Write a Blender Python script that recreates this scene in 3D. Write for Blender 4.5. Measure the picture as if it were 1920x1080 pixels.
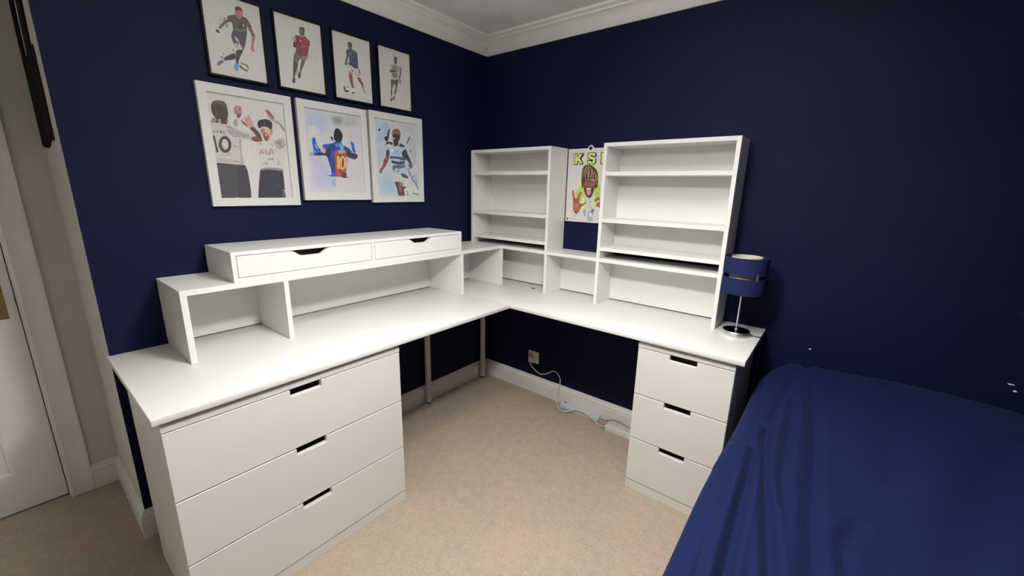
import bpy, bmesh, math, random
from mathutils import Vector, Matrix, noise
random.seed(7)
scene = bpy.context.scene
for o in list(bpy.data.objects):
    bpy.data.objects.remove(o)
COL = scene.collection

# ------------------------------------------------------------------ camera
def make_camera():
    yaw, pitch, roll = 0.6709, -0.2393, 0.0218
    f = Vector((-math.sin(yaw) * math.cos(pitch), math.cos(yaw) * math.cos(pitch), math.sin(pitch)))
    r0 = Vector((math.cos(yaw), math.sin(yaw), 0))
    u0 = r0.cross(f)
    r = r0 * math.cos(roll) + u0 * math.sin(roll)
    u = -r0 * math.sin(roll) + u0 * math.cos(roll)
    cd = bpy.data.cameras.new('camera')
    cd.sensor_fit = 'HORIZONTAL'
    cd.sensor_width = 36.0
    cd.lens = 763.9 / 1920 * 36.0
    cd.clip_start = 0.02
    co = bpy.data.objects.new('camera', cd)
    COL.objects.link(co)
    m = Matrix((r, u, -f)).transposed().to_4x4()
    m.translation = Vector((2.0348, -2.24, 1.4331))
    co.matrix_world = m
    scene.camera = co
make_camera()

# ------------------------------------------------------------------ world and exposure
world = bpy.data.worlds.new('world')
scene.world = world
world.use_nodes = True
world.node_tree.nodes['Background'].inputs[0].default_value = (0.02, 0.022, 0.03, 1)
world.node_tree.nodes['Background'].inputs[1].default_value = 0.2
vs = scene.view_settings
vs.view_transform = 'Standard'
vs.look = 'None'
vs.exposure = EXPOSURE = 0.18
vs.gamma = 1.0
vs.use_curve_mapping = False

# the room's pendant lamp (its light is made in its builder)
LAMP_XY = (1.50, -1.45)
LAMP_Z = 1.92
LAMP_POWER = 96.0
LAMP_BLEND = 0.72
LAMP_UP_POWER = 40.0
SHADE_GLOW = 1.7
LAMP_COL = (1.0, 0.99, 0.955)

# ------------------------------------------------------------------ materials
MATS = {}
def nt(name):
    m = bpy.data.materials.new(name)
    m.use_nodes = True
    t = m.node_tree
    MATS[name] = m
    return m, t, t.nodes['Principled BSDF']
def link(t, a, b):
    t.links.new(a, b)
def simple(name, col, rough=0.5, metal=0.0, spec=0.5, var=0.0, scale=30.0, bump=0.0, bscale=200.0, coat=0.0):
    m, t, p = nt(name)
    p.inputs['Roughness'].default_value = rough
    p.inputs['Metallic'].default_value = metal
    p.inputs['Specular IOR Level'].default_value = spec
    tc = t.nodes.new('ShaderNodeTexCoord')
    n = t.nodes.new('ShaderNodeTexNoise')
    n.inputs['Scale'].default_value = scale
    n.inputs['Detail'].default_value = 5
    link(t, tc.outputs['Object'], n.inputs['Vector'])
    r = t.nodes.new('ShaderNodeValToRGB')
    a = [max(0, c * (1 - var)) for c in col]
    b = [min(1, c * (1 + var)) for c in col]
    r.color_ramp.elements[0].position = 0.3
    r.color_ramp.elements[1].position = 0.7
    r.color_ramp.elements[0].color = (*a, 1)
    r.color_ramp.elements[1].color = (*b, 1)
    link(t, n.outputs['Fac'], r.inputs['Fac'])
    link(t, r.outputs['Color'], p.inputs['Base Color'])
    if bump:
        n2 = t.nodes.new('ShaderNodeTexNoise')
        n2.inputs['Scale'].default_value = bscale
        n2.inputs['Detail'].default_value = 4
        link(t, tc.outputs['Object'], n2.inputs['Vector'])
        bm = t.nodes.new('ShaderNodeBump')
        bm.inputs['Strength'].default_value = bump
        bm.inputs['Distance'].default_value = 0.002
        link(t, n2.outputs['Fac'], bm.inputs['Height'])
        link(t, bm.outputs['Normal'], p.inputs['Normal'])
    return m
simple('navy_wall', (0.0042, 0.0068, 0.034), 0.6, var=0.06, scale=6, bump=0.12, bscale=140, spec=0.14)
simple('white_wall', (0.66, 0.645, 0.60), 0.7, var=0.03, scale=8, bump=0.12, bscale=160, spec=0.3)
simple('ceiling_paint', (0.78, 0.765, 0.75), 0.9, var=0.06, scale=9, bump=0.5, bscale=60, spec=0.1)
simple('white_gloss', (0.80, 0.785, 0.76), 0.35, var=0.02, scale=10)
simple('plaster_white', (0.80, 0.78, 0.76), 0.8, var=0.03, scale=12, spec=0.2)
simple('white_laminate', (0.79, 0.785, 0.765), 0.32, var=0.012, scale=14, spec=0.4)
simple('chest_white', (0.74, 0.73, 0.695), 0.42, var=0.012, scale=10, spec=0.35)
simple('inner_dark', (0.05, 0.045, 0.045), 0.8)  # paints shade into white drawer interiors; also small dark parts and holes
simple('leg_metal', (0.62, 0.61, 0.60), 0.35, spec=0.5)
simple('rubber_black', (0.012, 0.012, 0.012), 0.7)
simple('white_frame', (0.66, 0.66, 0.65), 0.5, var=0.02, scale=40)
simple('black_frame', (0.005, 0.005, 0.006), 0.5, spec=0.15)
simple('navy_shade', (0.012, 0.018, 0.080), 0.85, var=0.12, scale=400, bump=0.3, bscale=900, spec=0.15)
simple('shade_liner', (0.62, 0.55, 0.42), 0.8, var=0.05, scale=40)
simple('shade_gap', (0.42, 0.38, 0.32), 0.6)
simple('satin_steel', (0.80, 0.80, 0.80), 0.38, metal=1.0)
simple('chrome', (0.78, 0.78, 0.78), 0.12, metal=1.0)
simple('dark_chrome', (0.10, 0.10, 0.11), 0.15, metal=1.0)
simple('black_plastic', (0.012, 0.012, 0.013), 0.4)
simple('white_plastic', (0.72, 0.72, 0.70), 0.35, var=0.01)
simple('blue_white_plastic', (0.66, 0.72, 0.75), 0.35, var=0.01)
simple('grey_plastic', (0.35, 0.34, 0.32), 0.5)
simple('cable_white', (0.66, 0.64, 0.60), 0.45)
simple('cable_pinkish', (0.56, 0.46, 0.41), 0.45)
simple('brass', (0.42, 0.31, 0.12), 0.35, metal=1.0, var=0.1)
simple('black_cloth', (0.010, 0.010, 0.011), 0.9, var=0.3, scale=60, spec=0.1)
simple('paint_chip', (0.75, 0.74, 0.72), 0.8)
simple('wood_dark', (0.08, 0.05, 0.03), 0.6, var=0.2)

def carpet():
    m, t, p = nt('carpet')
    p.inputs['Roughness'].default_value = 0.95
    p.inputs['Specular IOR Level'].default_value = 0.05
    tc = t.nodes.new('ShaderNodeTexCoord')
    def nz(scale, detail=4, rough=0.6):
        n = t.nodes.new('ShaderNodeTexNoise')
        n.inputs['Scale'].default_value = scale
        n.inputs['Detail'].default_value = detail
        n.inputs['Roughness'].default_value = rough
        link(t, tc.outputs['Object'], n.inputs['Vector'])
        return n
    big, mid, fine = nz(3.2, 3), nz(26, 6, 0.75), nz(170, 3)
    r1 = t.nodes.new('ShaderNodeValToRGB')
    r1.color_ramp.elements[0].position = 0.36
    r1.color_ramp.elements[1].position = 0.64
    r1.color_ramp.elements[0].color = (0.420, 0.362, 0.285, 1)
    r1.color_ramp.elements[1].color = (0.475, 0.368, 0.295, 1)
    link(t, big.outputs['Fac'], r1.inputs['Fac'])
    def mul(a, fac, lo, hi):
        r = t.nodes.new('ShaderNodeMapRange')
        r.inputs['From Min'].default_value = 0.3
        r.inputs['From Max'].default_value = 0.7
        r.inputs['To Min'].default_value = lo
        r.inputs['To Max'].default_value = hi
        link(t, fac, r.inputs['Value'])
        v = t.nodes.new('ShaderNodeVectorMath')
        v.operation = 'SCALE'
        link(t, a, v.inputs[0])
        link(t, r.outputs[0], v.inputs['Scale'])
        return v.outputs[0]
    c = mul(r1.outputs['Color'], mid.outputs['Fac'], 0.90, 1.10)
    c = mul(c, fine.outputs['Fac'], 0.80, 1.20)
    link(t, c, p.inputs['Base Color'])
    b = t.nodes.new('ShaderNodeBump')
    b.inputs['Strength'].default_value = 0.8
    b.inputs['Distance'].default_value = 0.004
    link(t, fine.outputs['Fac'], b.inputs['Height'])
    link(t, b.outputs['Normal'], p.inputs['Normal'])
carpet()

def bedcloth():
    m, t, p = nt('navy_cotton')
    p.inputs['Roughness'].default_value = 0.85
    p.inputs['Specular IOR Level'].default_value = 0.15
    p.inputs['Sheen Weight'].default_value = 0.05
    p.inputs['Sheen Roughness'].default_value = 0.5
    p.inputs['Sheen Tint'].default_value = (0.35, 0.45, 0.9, 1)
    tc = t.nodes.new('ShaderNodeTexCoord')
    n = t.nodes.new('ShaderNodeTexNoise')
    n.inputs['Scale'].default_value = 600
    link(t, tc.outputs['Object'], n.inputs['Vector'])
    r = t.nodes.new('ShaderNodeValToRGB')
    r.color_ramp.elements[0].color = (0.0040, 0.0090, 0.047, 1)
    r.color_ramp.elements[1].color = (0.0054, 0.0118, 0.062, 1)
    link(t, n.outputs['Fac'], r.inputs['Fac'])
    link(t, r.outputs['Color'], p.inputs['Base Color'])
    b = t.nodes.new('ShaderNodeBump')
    b.inputs['Strength'].default_value = 0.2
    b.inputs['Distance'].default_value = 0.001
    link(t, n.outputs['Fac'], b.inputs['Height'])
    link(t, b.outputs['Normal'], p.inputs['Normal'])
bedcloth()

def printmat():
    m, t, p = nt('printed_paper')
    p.inputs['Roughness'].default_value = 0.55
    p.inputs['Specular IOR Level'].default_value = 0.3
    a = t.nodes.new('ShaderNodeVertexColor')
    a.layer_name = 'ink'
    tc = t.nodes.new('ShaderNodeTexCoord')
    n = t.nodes.new('ShaderNodeTexNoise')
    n.inputs['Scale'].default_value = 130
    n.inputs['Detail'].default_value = 5
    link(t, tc.outputs['Object'], n.inputs['Vector'])
    r = t.nodes.new('ShaderNodeMapRange')
    r.inputs['From Min'].default_value = 0.3
    r.inputs['From Max'].default_value = 0.7
    r.inputs['To Min'].default_value = 0.93
    r.inputs['To Max'].default_value = 1.05
    link(t, n.outputs['Fac'], r.inputs['Value'])
    v = t.nodes.new('ShaderNodeVectorMath')
    v.operation = 'SCALE'
    link(t, a.outputs['Color'], v.inputs[0])
    link(t, r.outputs[0], v.inputs['Scale'])
    link(t, v.outputs[0], p.inputs['Base Color'])
printmat()

def emis(name, col, strength):
    m, t, p = nt(name)
    p.inputs['Base Color'].default_value = (0.8, 0.78, 0.72, 1)
    p.inputs['Emission Color'].default_value = (*col, 1)
    p.inputs['Emission Strength'].default_value = strength
emis('lit_shade', LAMP_COL, SHADE_GLOW)

# ------------------------------------------------------------------ helpers
ORG = {}
def bx(bm, x0, x1, y0, y1, z0, z1, bev=0.0, seg=1):
    b = bmesh.new()
    bmesh.ops.create_cube(b, size=1)
    for v in b.verts:
        v.co = Vector((x0 + (v.co.x + .5) * (x1 - x0), y0 + (v.co.y + .5) * (y1 - y0), z0 + (v.co.z + .5) * (z1 - z0)))
    if bev:
        bmesh.ops.bevel(b, geom=b.edges[:], offset=bev, segments=seg, affect='EDGES', profile=0.5)
    me = bpy.data.meshes.new('t')
    b.to_mesh(me)
    b.free()
    bm.from_mesh(me)
    bpy.data.meshes.remove(me)
    return bm
def box(x0, x1, y0, y1, z0, z1, bev=0.0008, seg=1):
    return bx(bmesh.new(), x0, x1, y0, y1, z0, z1, bev, seg)
def prism(bm, pts, axis, a0, a1, bev=0.0):
    """polygon pts (p,q) extruded along axis; axis x: (p,q)=(y,z); y: (x,z); z: (x,y)"""
    def mk(p, q, a):
        return {'x': (a, p, q), 'y': (p, a, q), 'z': (p, q, a)}[axis]
    b = bmesh.new()
    A = [b.verts.new(mk(p, q, a0)) for p, q in pts]
    B = [b.verts.new(mk(p, q, a1)) for p, q in pts]
    b.faces.new(A)
    b.faces.new(B[::-1])
    n = len(pts)
    for i in range(n):
        b.faces.new((A[i], B[i], B[(i + 1) % n], A[(i + 1) % n]))
    bmesh.ops.recalc_face_normals(b, faces=b.faces[:])
    if bev:
        ed = [e for e in b.edges if e.is_manifold and e.calc_face_angle(0) > 0.6]
        bmesh.ops.bevel(b, geom=ed, offset=bev, segments=1, affect='EDGES', profile=0.5)
    me = bpy.data.meshes.new('t')
    b.to_mesh(me)
    b.free()
    bm.from_mesh(me)
    bpy.data.meshes.remove(me)
    return bm
def lathe(bm, prof, c, n=48, closed=False):
    rings = []
    for r, z in prof:
        rings.append([bm.verts.new((c[0] + r * math.cos(2 * math.pi * k / n), c[1] + r * math.sin(2 * math.pi * k / n), c[2] + z)) for k in range(n)] if r > 1e-6 else [bm.verts.new((c[0], c[1], c[2] + z))])
    prs = list(zip(rings, rings[1:])) + ([(rings[-1], rings[0])] if closed else [])
    for a, b in prs:
        for k in range(n):
            k2 = (k + 1) % n
            if len(a) == 1 and len(b) == 1:
                continue
            if len(a) == 1:
                bm.faces.new((a[0], b[k2], b[k]))
            elif len(b) == 1:
                bm.faces.new((a[k], a[k2], b[0]))
            else:
                bm.faces.new((a[k], a[k2], b[k2], b[k]))
    bmesh.ops.recalc_face_normals(bm, faces=bm.faces[:])
    return bm
def catmull(pts, n=6):
    P = [Vector(p) for p in pts]
    P = [P[0] * 2 - P[1]] + P + [P[-1] * 2 - P[-2]]
    o = []
    for i in range(1, len(P) - 2):
        a, b, c, d = P[i - 1:i + 3]
        for k in range(n):
            t = k / n
            o.append(.5 * ((2 * b) + (c - a) * t + (2 * a - 5 * b + 4 * c - d) * t * t + (3 * b - a - 3 * c + d) * t ** 3))
    o.append(P[-2])
    return o
def tube(bm, pts, r, n=8):
    rings = []
    up = Vector((0.13, 0.21, 0.97))
    for i, p in enumerate(pts):
        d = (pts[min(i + 1, len(pts) - 1)] - pts[max(i - 1, 0)]).normalized()
        a = d.cross(up)
        if a.length < 0.1:
            a = d.cross(Vector((1, 0, 0)))
        a.normalize()
        b = d.cross(a)
        rings.append([bm.verts.new(p + (a * math.cos(2 * math.pi * k / n) + b * math.sin(2 * math.pi * k / n)) * r) for k in range(n)])
    for a, b in zip(rings, rings[1:]):
        for k in range(n):
            bm.faces.new((a[k], a[(k + 1) % n], b[(k + 1) % n], b[k]))
    bm.faces.new(rings[0])
    bm.faces.new(rings[-1])
    bmesh.ops.recalc_face_normals(bm, faces=bm.faces[:])
    return bm
def obj(name, bm, mat, parent=None, org=None, smooth=False, label=None):
    """links bm (world coordinates) as one mesh object; children share their thing's origin"""
    o_ = ORG[parent.name] if parent is not None else Vector(org or (0, 0, 0))
    for v in bm.verts:
        v.co -= o_
    me = bpy.data.meshes.new(name)
    bm.to_mesh(me)
    bm.free()
    for mm in (mat if isinstance(mat, (list, tuple)) else [mat]):
        me.materials.append(MATS[mm])
    o = bpy.data.objects.new(name, me)
    COL.objects.link(o)
    if smooth:
        me.polygons.foreach_set('use_smooth', [True] * len(me.polygons))
        if smooth != 'all':
            me.set_sharp_from_angle(angle=math.radians(40))
    if parent is not None:
        o.parent = parent
    else:
        o.location = o_
    ORG[o.name] = o_
    if label:
        o['label'] = label
    return o
def tag(o, label, cat, group=None):
    o['label'] = label
    o['category'] = cat
    if group:
        o['group'] = group
    return o
def thing(name, label, cat, loc, group=None):
    o = bpy.data.objects.new(name, None)
    o.empty_display_size = 0.05
    COL.objects.link(o)
    o.location = loc
    ORG[o.name] = Vector(loc)
    return tag(o, label, cat, group)
def struct(name, bm, mat, parent=None, label=None, smooth=False):
    o = obj(name, bm, mat, parent, smooth=smooth)
    if parent is None:
        o['kind'] = 'structure'
    if label:
        o['label'] = label
    return o

# ------------------------------------------------------------------ ink shapes of the flat prints (half-millimetre wall coordinates, delta coded)
PRINTS = {
    'b1': '0 577 569 582|-3078 4102 -6 -12 -10 -14 -12 -8 -14 -4 -12 2 -6 6 -2 12 4 14 10 12 14 10 12 4 12 -2 8 -8;2 404 203 193|-3006 4212 0 8 2 4 2 6 4 2 6 4 6 2 8 0 6 0 8 -2 4 -2 4 -2 2 -6 2 -8 0 -10 -2 -10 0 -8 -2 -6 -2 -6 -8 -6 -10 -6 -8 -4 -8 -2 -8 2 -4 2 -4 4 -2 4 0 8 0 10 2 12;2 79 57 66|-3002 4218 2 6 2 6 4 2 4 4 4 2 6 0 6 0 6 -2 6 -2 4 -4 2 -6 2 -6 0 -4 -2 -2 -2 -2 -4 0 -4 2 -4 0 -6 0 -4 0 -6 -2 -6 -2 -4 -4 -4 0 -2 2 0 6;2 501 178 184|-2994 4196 8 6 10 4 8 2 6 2 6 -2 4 -2 0 -6 0 -10 -2 -8 -2 -8 -6 -8 -4 -6 -4 -6 -6 -2 -4 -2 -6 0 -6 2 -6 4 -4 2 -2 2 0 6 2 10 4 10;0 112 102 104|-3066 4146 30 14 28 10 8 -16 20 -8 24 30 26 -6 16 -16 10 -26 10 -18 -26 -14 -10 18 -6 -40 -40 -16 -34 2 -28 -4 0 28 -2 22 -20 0 -12 10;2 209 203 202|-3022 4072 6 0 10 -4 10 0 14 2 16 6 14 4 8 6 6 4 2 2 2 -4 0 -8 -4 -6 -10 -6 -14 -6 -14 -4 -16 -4 -14 0 -12 0 -6 6 0 8;2 69 64 69|-2996 4106 8 10 12 8 8 6 8 0 4 -6 4 -6 2 -6 2 -8 -2 -6 -6 -4 -8 -2 -8 -4 -8 -4 -8 -4 -6 -2 -4 8 0 10;2 501 493 518|-2966 4118 2 0 6 0 2 0 2 -4 2 -6 0 -6 -2 -2 -2 -2 -2 0 -2 2 -2 4 -2 4 -2 2 0 4;2 160 96 98|-3082 4110 8 6 6 6 4 0 4 -2 0 -8 0 -6 -6 -6 -8 -6 -8 -6 -8 -8 -8 -10 -8 -8 -6 -8 -6 -8 -6 -6 -6 -2 -6 -2 -2 0 0 6 2 6 4 8 6 8 6 8 8 8 10 10 10 10;2 337 301 315|-3100 4110 4 8 4 8 4 4 4 2 2 -2 2 -4 -2 -6 0 -8 -4 -6 -4 -6 -6 -4 -4 -2 -2 2 0 6;2 168 64 69|-3160 4020 4 4 6 2 4 2 4 -2 2 -4 2 -4 2 -4 4 -4 2 -2 -4 -2 -8 -2 -6 0 -4 0 -4 2 -2 2 -2 4 -2 4;2 308 291 292|-3086 4080 6 6 8 2 4 0 0 -6 -4 -12 -4 -8 -4 -6 -4 -4 -4 0 0 6 0 12;2 192 120 123|-2924 4094 6 8 12 4 8 2 4 -6 2 -10 2 -10 4 -8 4 -8 4 -8 0 -8 0 -6 -2 -6 -8 -2 -8 -2 -8 2 -2 6 0 8 -2 12 -6 10 -8 12;0 577 569 591|-2906 4104 14 8 2 -8 -14 -6;2 501 203 193|-2904 4040 8 8 12 4 6 -2 0 -8 -4 -12 -4 -12 -4 -12 -4 -10 -4 -14 -2 -20 2 -20 -2 -16 -4 -4 -4 2 -4 4 -4 4 -4 6 -2 10 2 14 4 16 4 16 2 18 2 16;0 84 85 123|-3038 4056 28 2 34 0 40 16 -8 -44 -14 -52 -22 -60 -10 0 -10 32 -8 22 -8 -32 2 -26 -10 4 -14 22 -12 24 -8 34 6 28;2 501 507 550|-3032 4008 2 2 4 0 4 -4 8 -8 8 -12 4 -10 0 -4 -2 -2 -4 0 -4 0 -6 4 -4 2 -4 4 -4 6 -2 4 0 6 0 8;2 501 478 518|-3038 3956 6 6 8 2 4 -2 4 -12 0 -18 0 -12 -2 -6 -6 0 -4 2 -4 6 -4 6 -2 8 -2 6 0 8;2 501 507 566|-3002 3966 2 0 4 -6 4 -8 4 -10 2 -14 2 -8 -2 -6 -2 -2 -2 2 -4 4 -2 8 -2 8 -2 12 -2 12;2 65 61 81|-3034 3906 12 8 18 6 12 2 4 -2 2 -6 -2 -6 -4 -10 -8 -12 -6 -12 -6 -14 -6 -12 -6 -12 -2 -10 -2 -10 -2 -8 -6 0 -6 2 -6 4 0 10 0 12 2 12 2 10 2 12 2 12 2 8 0 10;2 65 59 74|-3130 3828 8 8 10 8 12 10 14 8 14 10 12 6 8 4 6 0 2 -4 0 -12 -2 -14 -4 -12 -8 -6 -8 -2 -10 -4 -12 -4 -12 -4 -10 -4 -8 -4 -8 -2 -4 -2 -4 4 0 8;2 431 436 487|-3142 3832 2 4 6 2 4 0 2 -8 2 -10 -2 -8 -2 -4 -4 -2 -4 0 -2 8 -2 10;2 106 155 249|-3184 3768 2 6 2 6 4 8 6 6 10 8 6 4 8 2 6 0 4 0 2 -4 -2 -4 -4 -6 -6 -8 -10 -8 -6 -6 -6 -4 -2 -4 -4 -2 -4 0 -4 2;2 209 235 326|-3154 3836 4 2 2 2 4 0 2 -2 2 -4 0 -4 -2 -4 -4 -4 -4 -2 -2 4 0 6;2 101 335 724|-3064 3784 2 6 2 8 4 6 8 4 8 2 8 0 2 -4 0 -6 -2 -10 -2 -10 -2 -14 -4 -10 -4 -4 -6 -2 -6 2 -2 2 -4 6 -2 4 -2 6 0 6;0 797 800 743|-2958 3802 -4 -16 -12 -12 -14 -10 -14 -4 -14 4 -6 10 -2 12 4 16 12 14 14 8 14 4 12 -4 8 -8;2 101 140 53|-3028 3796 2 -4 4 -6 4 -6 6 -4 8 -4 6 -4 10 -2 8 -2 6 0 6 4 4 4 0 4 -6 2 -10 2 -8 2 -6 2 -4 4 -4 4 -4 4 -4 4 -4 2 -6 0 -6 -2;2 201 259 123|-3012 3826 6 0 8 -2 10 -2 10 -2 10 -2 8 -6 4 -8 0 -8 -2 -8 -2 -6 -4 -4 -2 0 -2 4 0 6 -2 6 -4 4 -4 4 -6 2 -8 2 -8 0 -6 2 -4 6 -2 6;2 367 259 270|-3062 3908 2 4 4 0 2 0 2 -4 2 -6 0 -4 -2 -4 -4 -2 -4 0 -2 4 0 6;2 256 249 315|-3134 3858 2 4 4 2 2 2 2 -2 0 -4 0 -2 -2 -2 -2 -4 -4 0 -2 4;0 308 301 315|-3090 4014 6 0 -2 -6',
    'b2': '2 149 103 102|-2500 4224 6 4 8 2 6 2 8 0 8 0 6 -2 2 -8 0 -12 -2 -10 -2 -12 -2 -10 -4 -10 -6 -6 -8 -4 -6 -2 -6 0 -6 4 -4 4 -2 8 -2 10 0 10 2 12 2 10;2 76 68 69|-2500 4202 -2 6 2 8 2 8 4 4 6 2 6 0 8 0 8 0 6 -2 2 -4 0 -6 -2 -4 -6 0 -8 2 -6 0 -8 -4 -8 -6;2 305 246 229|-2502 4200 8 2 12 4 6 0 4 -2 -2 -4 -4 -2 -6 -4 -10 -2 -8 0 -2 2 0 2;2 273 53 69|-2550 4140 4 6 4 4 6 2 10 2 10 0 10 0 8 0 10 -2 8 0 8 4 8 4 8 2 8 -6 10 -8 10 -6 6 -4 4 -2 2 -6 0 -8 -4 -10 -2 -10 -4 -14 -4 -12 -4 -14 -2 -10 -4 -10 -2 -10 -4 -12 -2 -14 -8 -10 -14 -6 -18 -4 -16 -2 -14 2 -14 4 -10 4 -6 6 -6 6 -2 8 2 10 6 14 2 8 -2 4 -2 0 -6 0 -4 0 -8 -2 -2 4 0 10 2 14 4 12 6 8 10 4 4 6 0 10 -4 14;2 206 61 69|-2542 4046 10 6 18 0 18 0 18 8 22 10 14 2 2 -12 -2 -20 -8 -18 -10 -12 -14 -10 -16 -6 -18 -2 -20 2 -14 6 -4 14 -2 18;2 149 45 55|-2568 4088 8 8 12 4 8 0 4 -2 0 -6 0 -8 -2 -10 -6 -14 -4 -8 -8 -6 -8 0 -6 4 -2 10 2 16;2 364 334 304|-2574 4124 2 4 6 2 6 -2 6 -4 8 -8 4 -8 -2 -6 -2 -6 -4 -4 -4 -2 -6 2 -4 2 -4 10 -4 12;0 800 715 735|-2510 4118 10 4 4 -8 -10 -4;2 514 227 229|-2492 4096 8 -4 12 -4 10 -6 6 -2 2 -4 -2 0 -6 0 -10 4 -8 4 -8 4 -4 6;2 477 208 220|-2504 4080 6 -2 8 -4 8 -6 6 -4 6 -4 -6 0 -10 4 -10 4 -4 4 -4 6;2 340 66 85|-2468 4150 8 -2 14 -4 10 -4 8 -4 4 -6 0 -4 -4 -8 -10 -8 -8 -2 -4 4 -4 8 -2 8 -6 8 -6 8;2 164 150 136|-2562 4006 6 2 6 -4 8 -4 12 -6 12 -6 14 -4 16 4 18 6 10 2 2 -10 -6 -14 -8 -10 -12 -6 -12 -2 -10 0 -6 4 -6 4 -4 0 -8 -10 -8 -16 -8 -16 -6 -12 -6 -12 -8 -6 -6 2 -8 8 -6 12 0 12 2 14 4 16 4 20 6 20;2 263 246 239|-2514 3982 14 8 18 6 12 4 6 -6 2 -10 -2 -8 -6 -8 -8 -8 -8 -4 -10 -2 -10 2 -6 2 -4 8 -2 8;2 103 91 90|-2582 3918 12 6 14 0 10 -4 2 -8 -4 -14 -4 -14 -6 -16 -8 -16 -8 -16 -4 -16 -6 -16 -4 -10 -4 -4 -4 -2 -4 6 2 16 2 20 2 20 0 14 2 12 2 12 2 12 2 10;2 128 115 109|-2510 3954 10 8 12 2 8 -4 0 -10 -4 -14 -6 -14 -8 -14 -8 -16 -8 -12 -6 -12 -4 -12 -2 -6 -6 -4 -4 0 -2 4 2 12 4 16 6 16 4 22 6 22;2 442 424 419|-2562 3864 6 6 4 2 4 0 4 -2 4 -6 0 -8 -2 -12 -8 -12 -6 -10 -6 -4 -6 2 -4 4 2 12 4 16;2 76 75 96|-2544 3846 6 4 6 2 4 -2 0 -8 0 -16 -2 -12 -4 -6 -4 -6 -4 -2 -4 -2 -6 2 -4 4 0 4 0 4 2 8 2 8 4 10;2 76 75 136|-2602 3788 6 6 6 2 6 -2 2 -6 0 -10 0 -10 -2 -8 -4 -8 -4 -4 -4 -2 -6 2 -2 4 -4 2 -2 4 -2 4 2 8 4 10;2 514 371 353|-2446 4028 2 -2 4 -10 2 -10 0 -8 2 -10 -2 -6 -4 -2 -6 0 -4 4 0 16 2 18;0 514 410 405|-2462 3982 8 -10 -8 -26;0 263 277 282|-2388 4012 22 2 14 2 2 2 -16 0 -20 -4;0 442 438 448|-2474 3938 -6 -46 2 2 4 44;0 317 322 328|-2434 4232 6 -8 2 2 -6 8',
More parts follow.
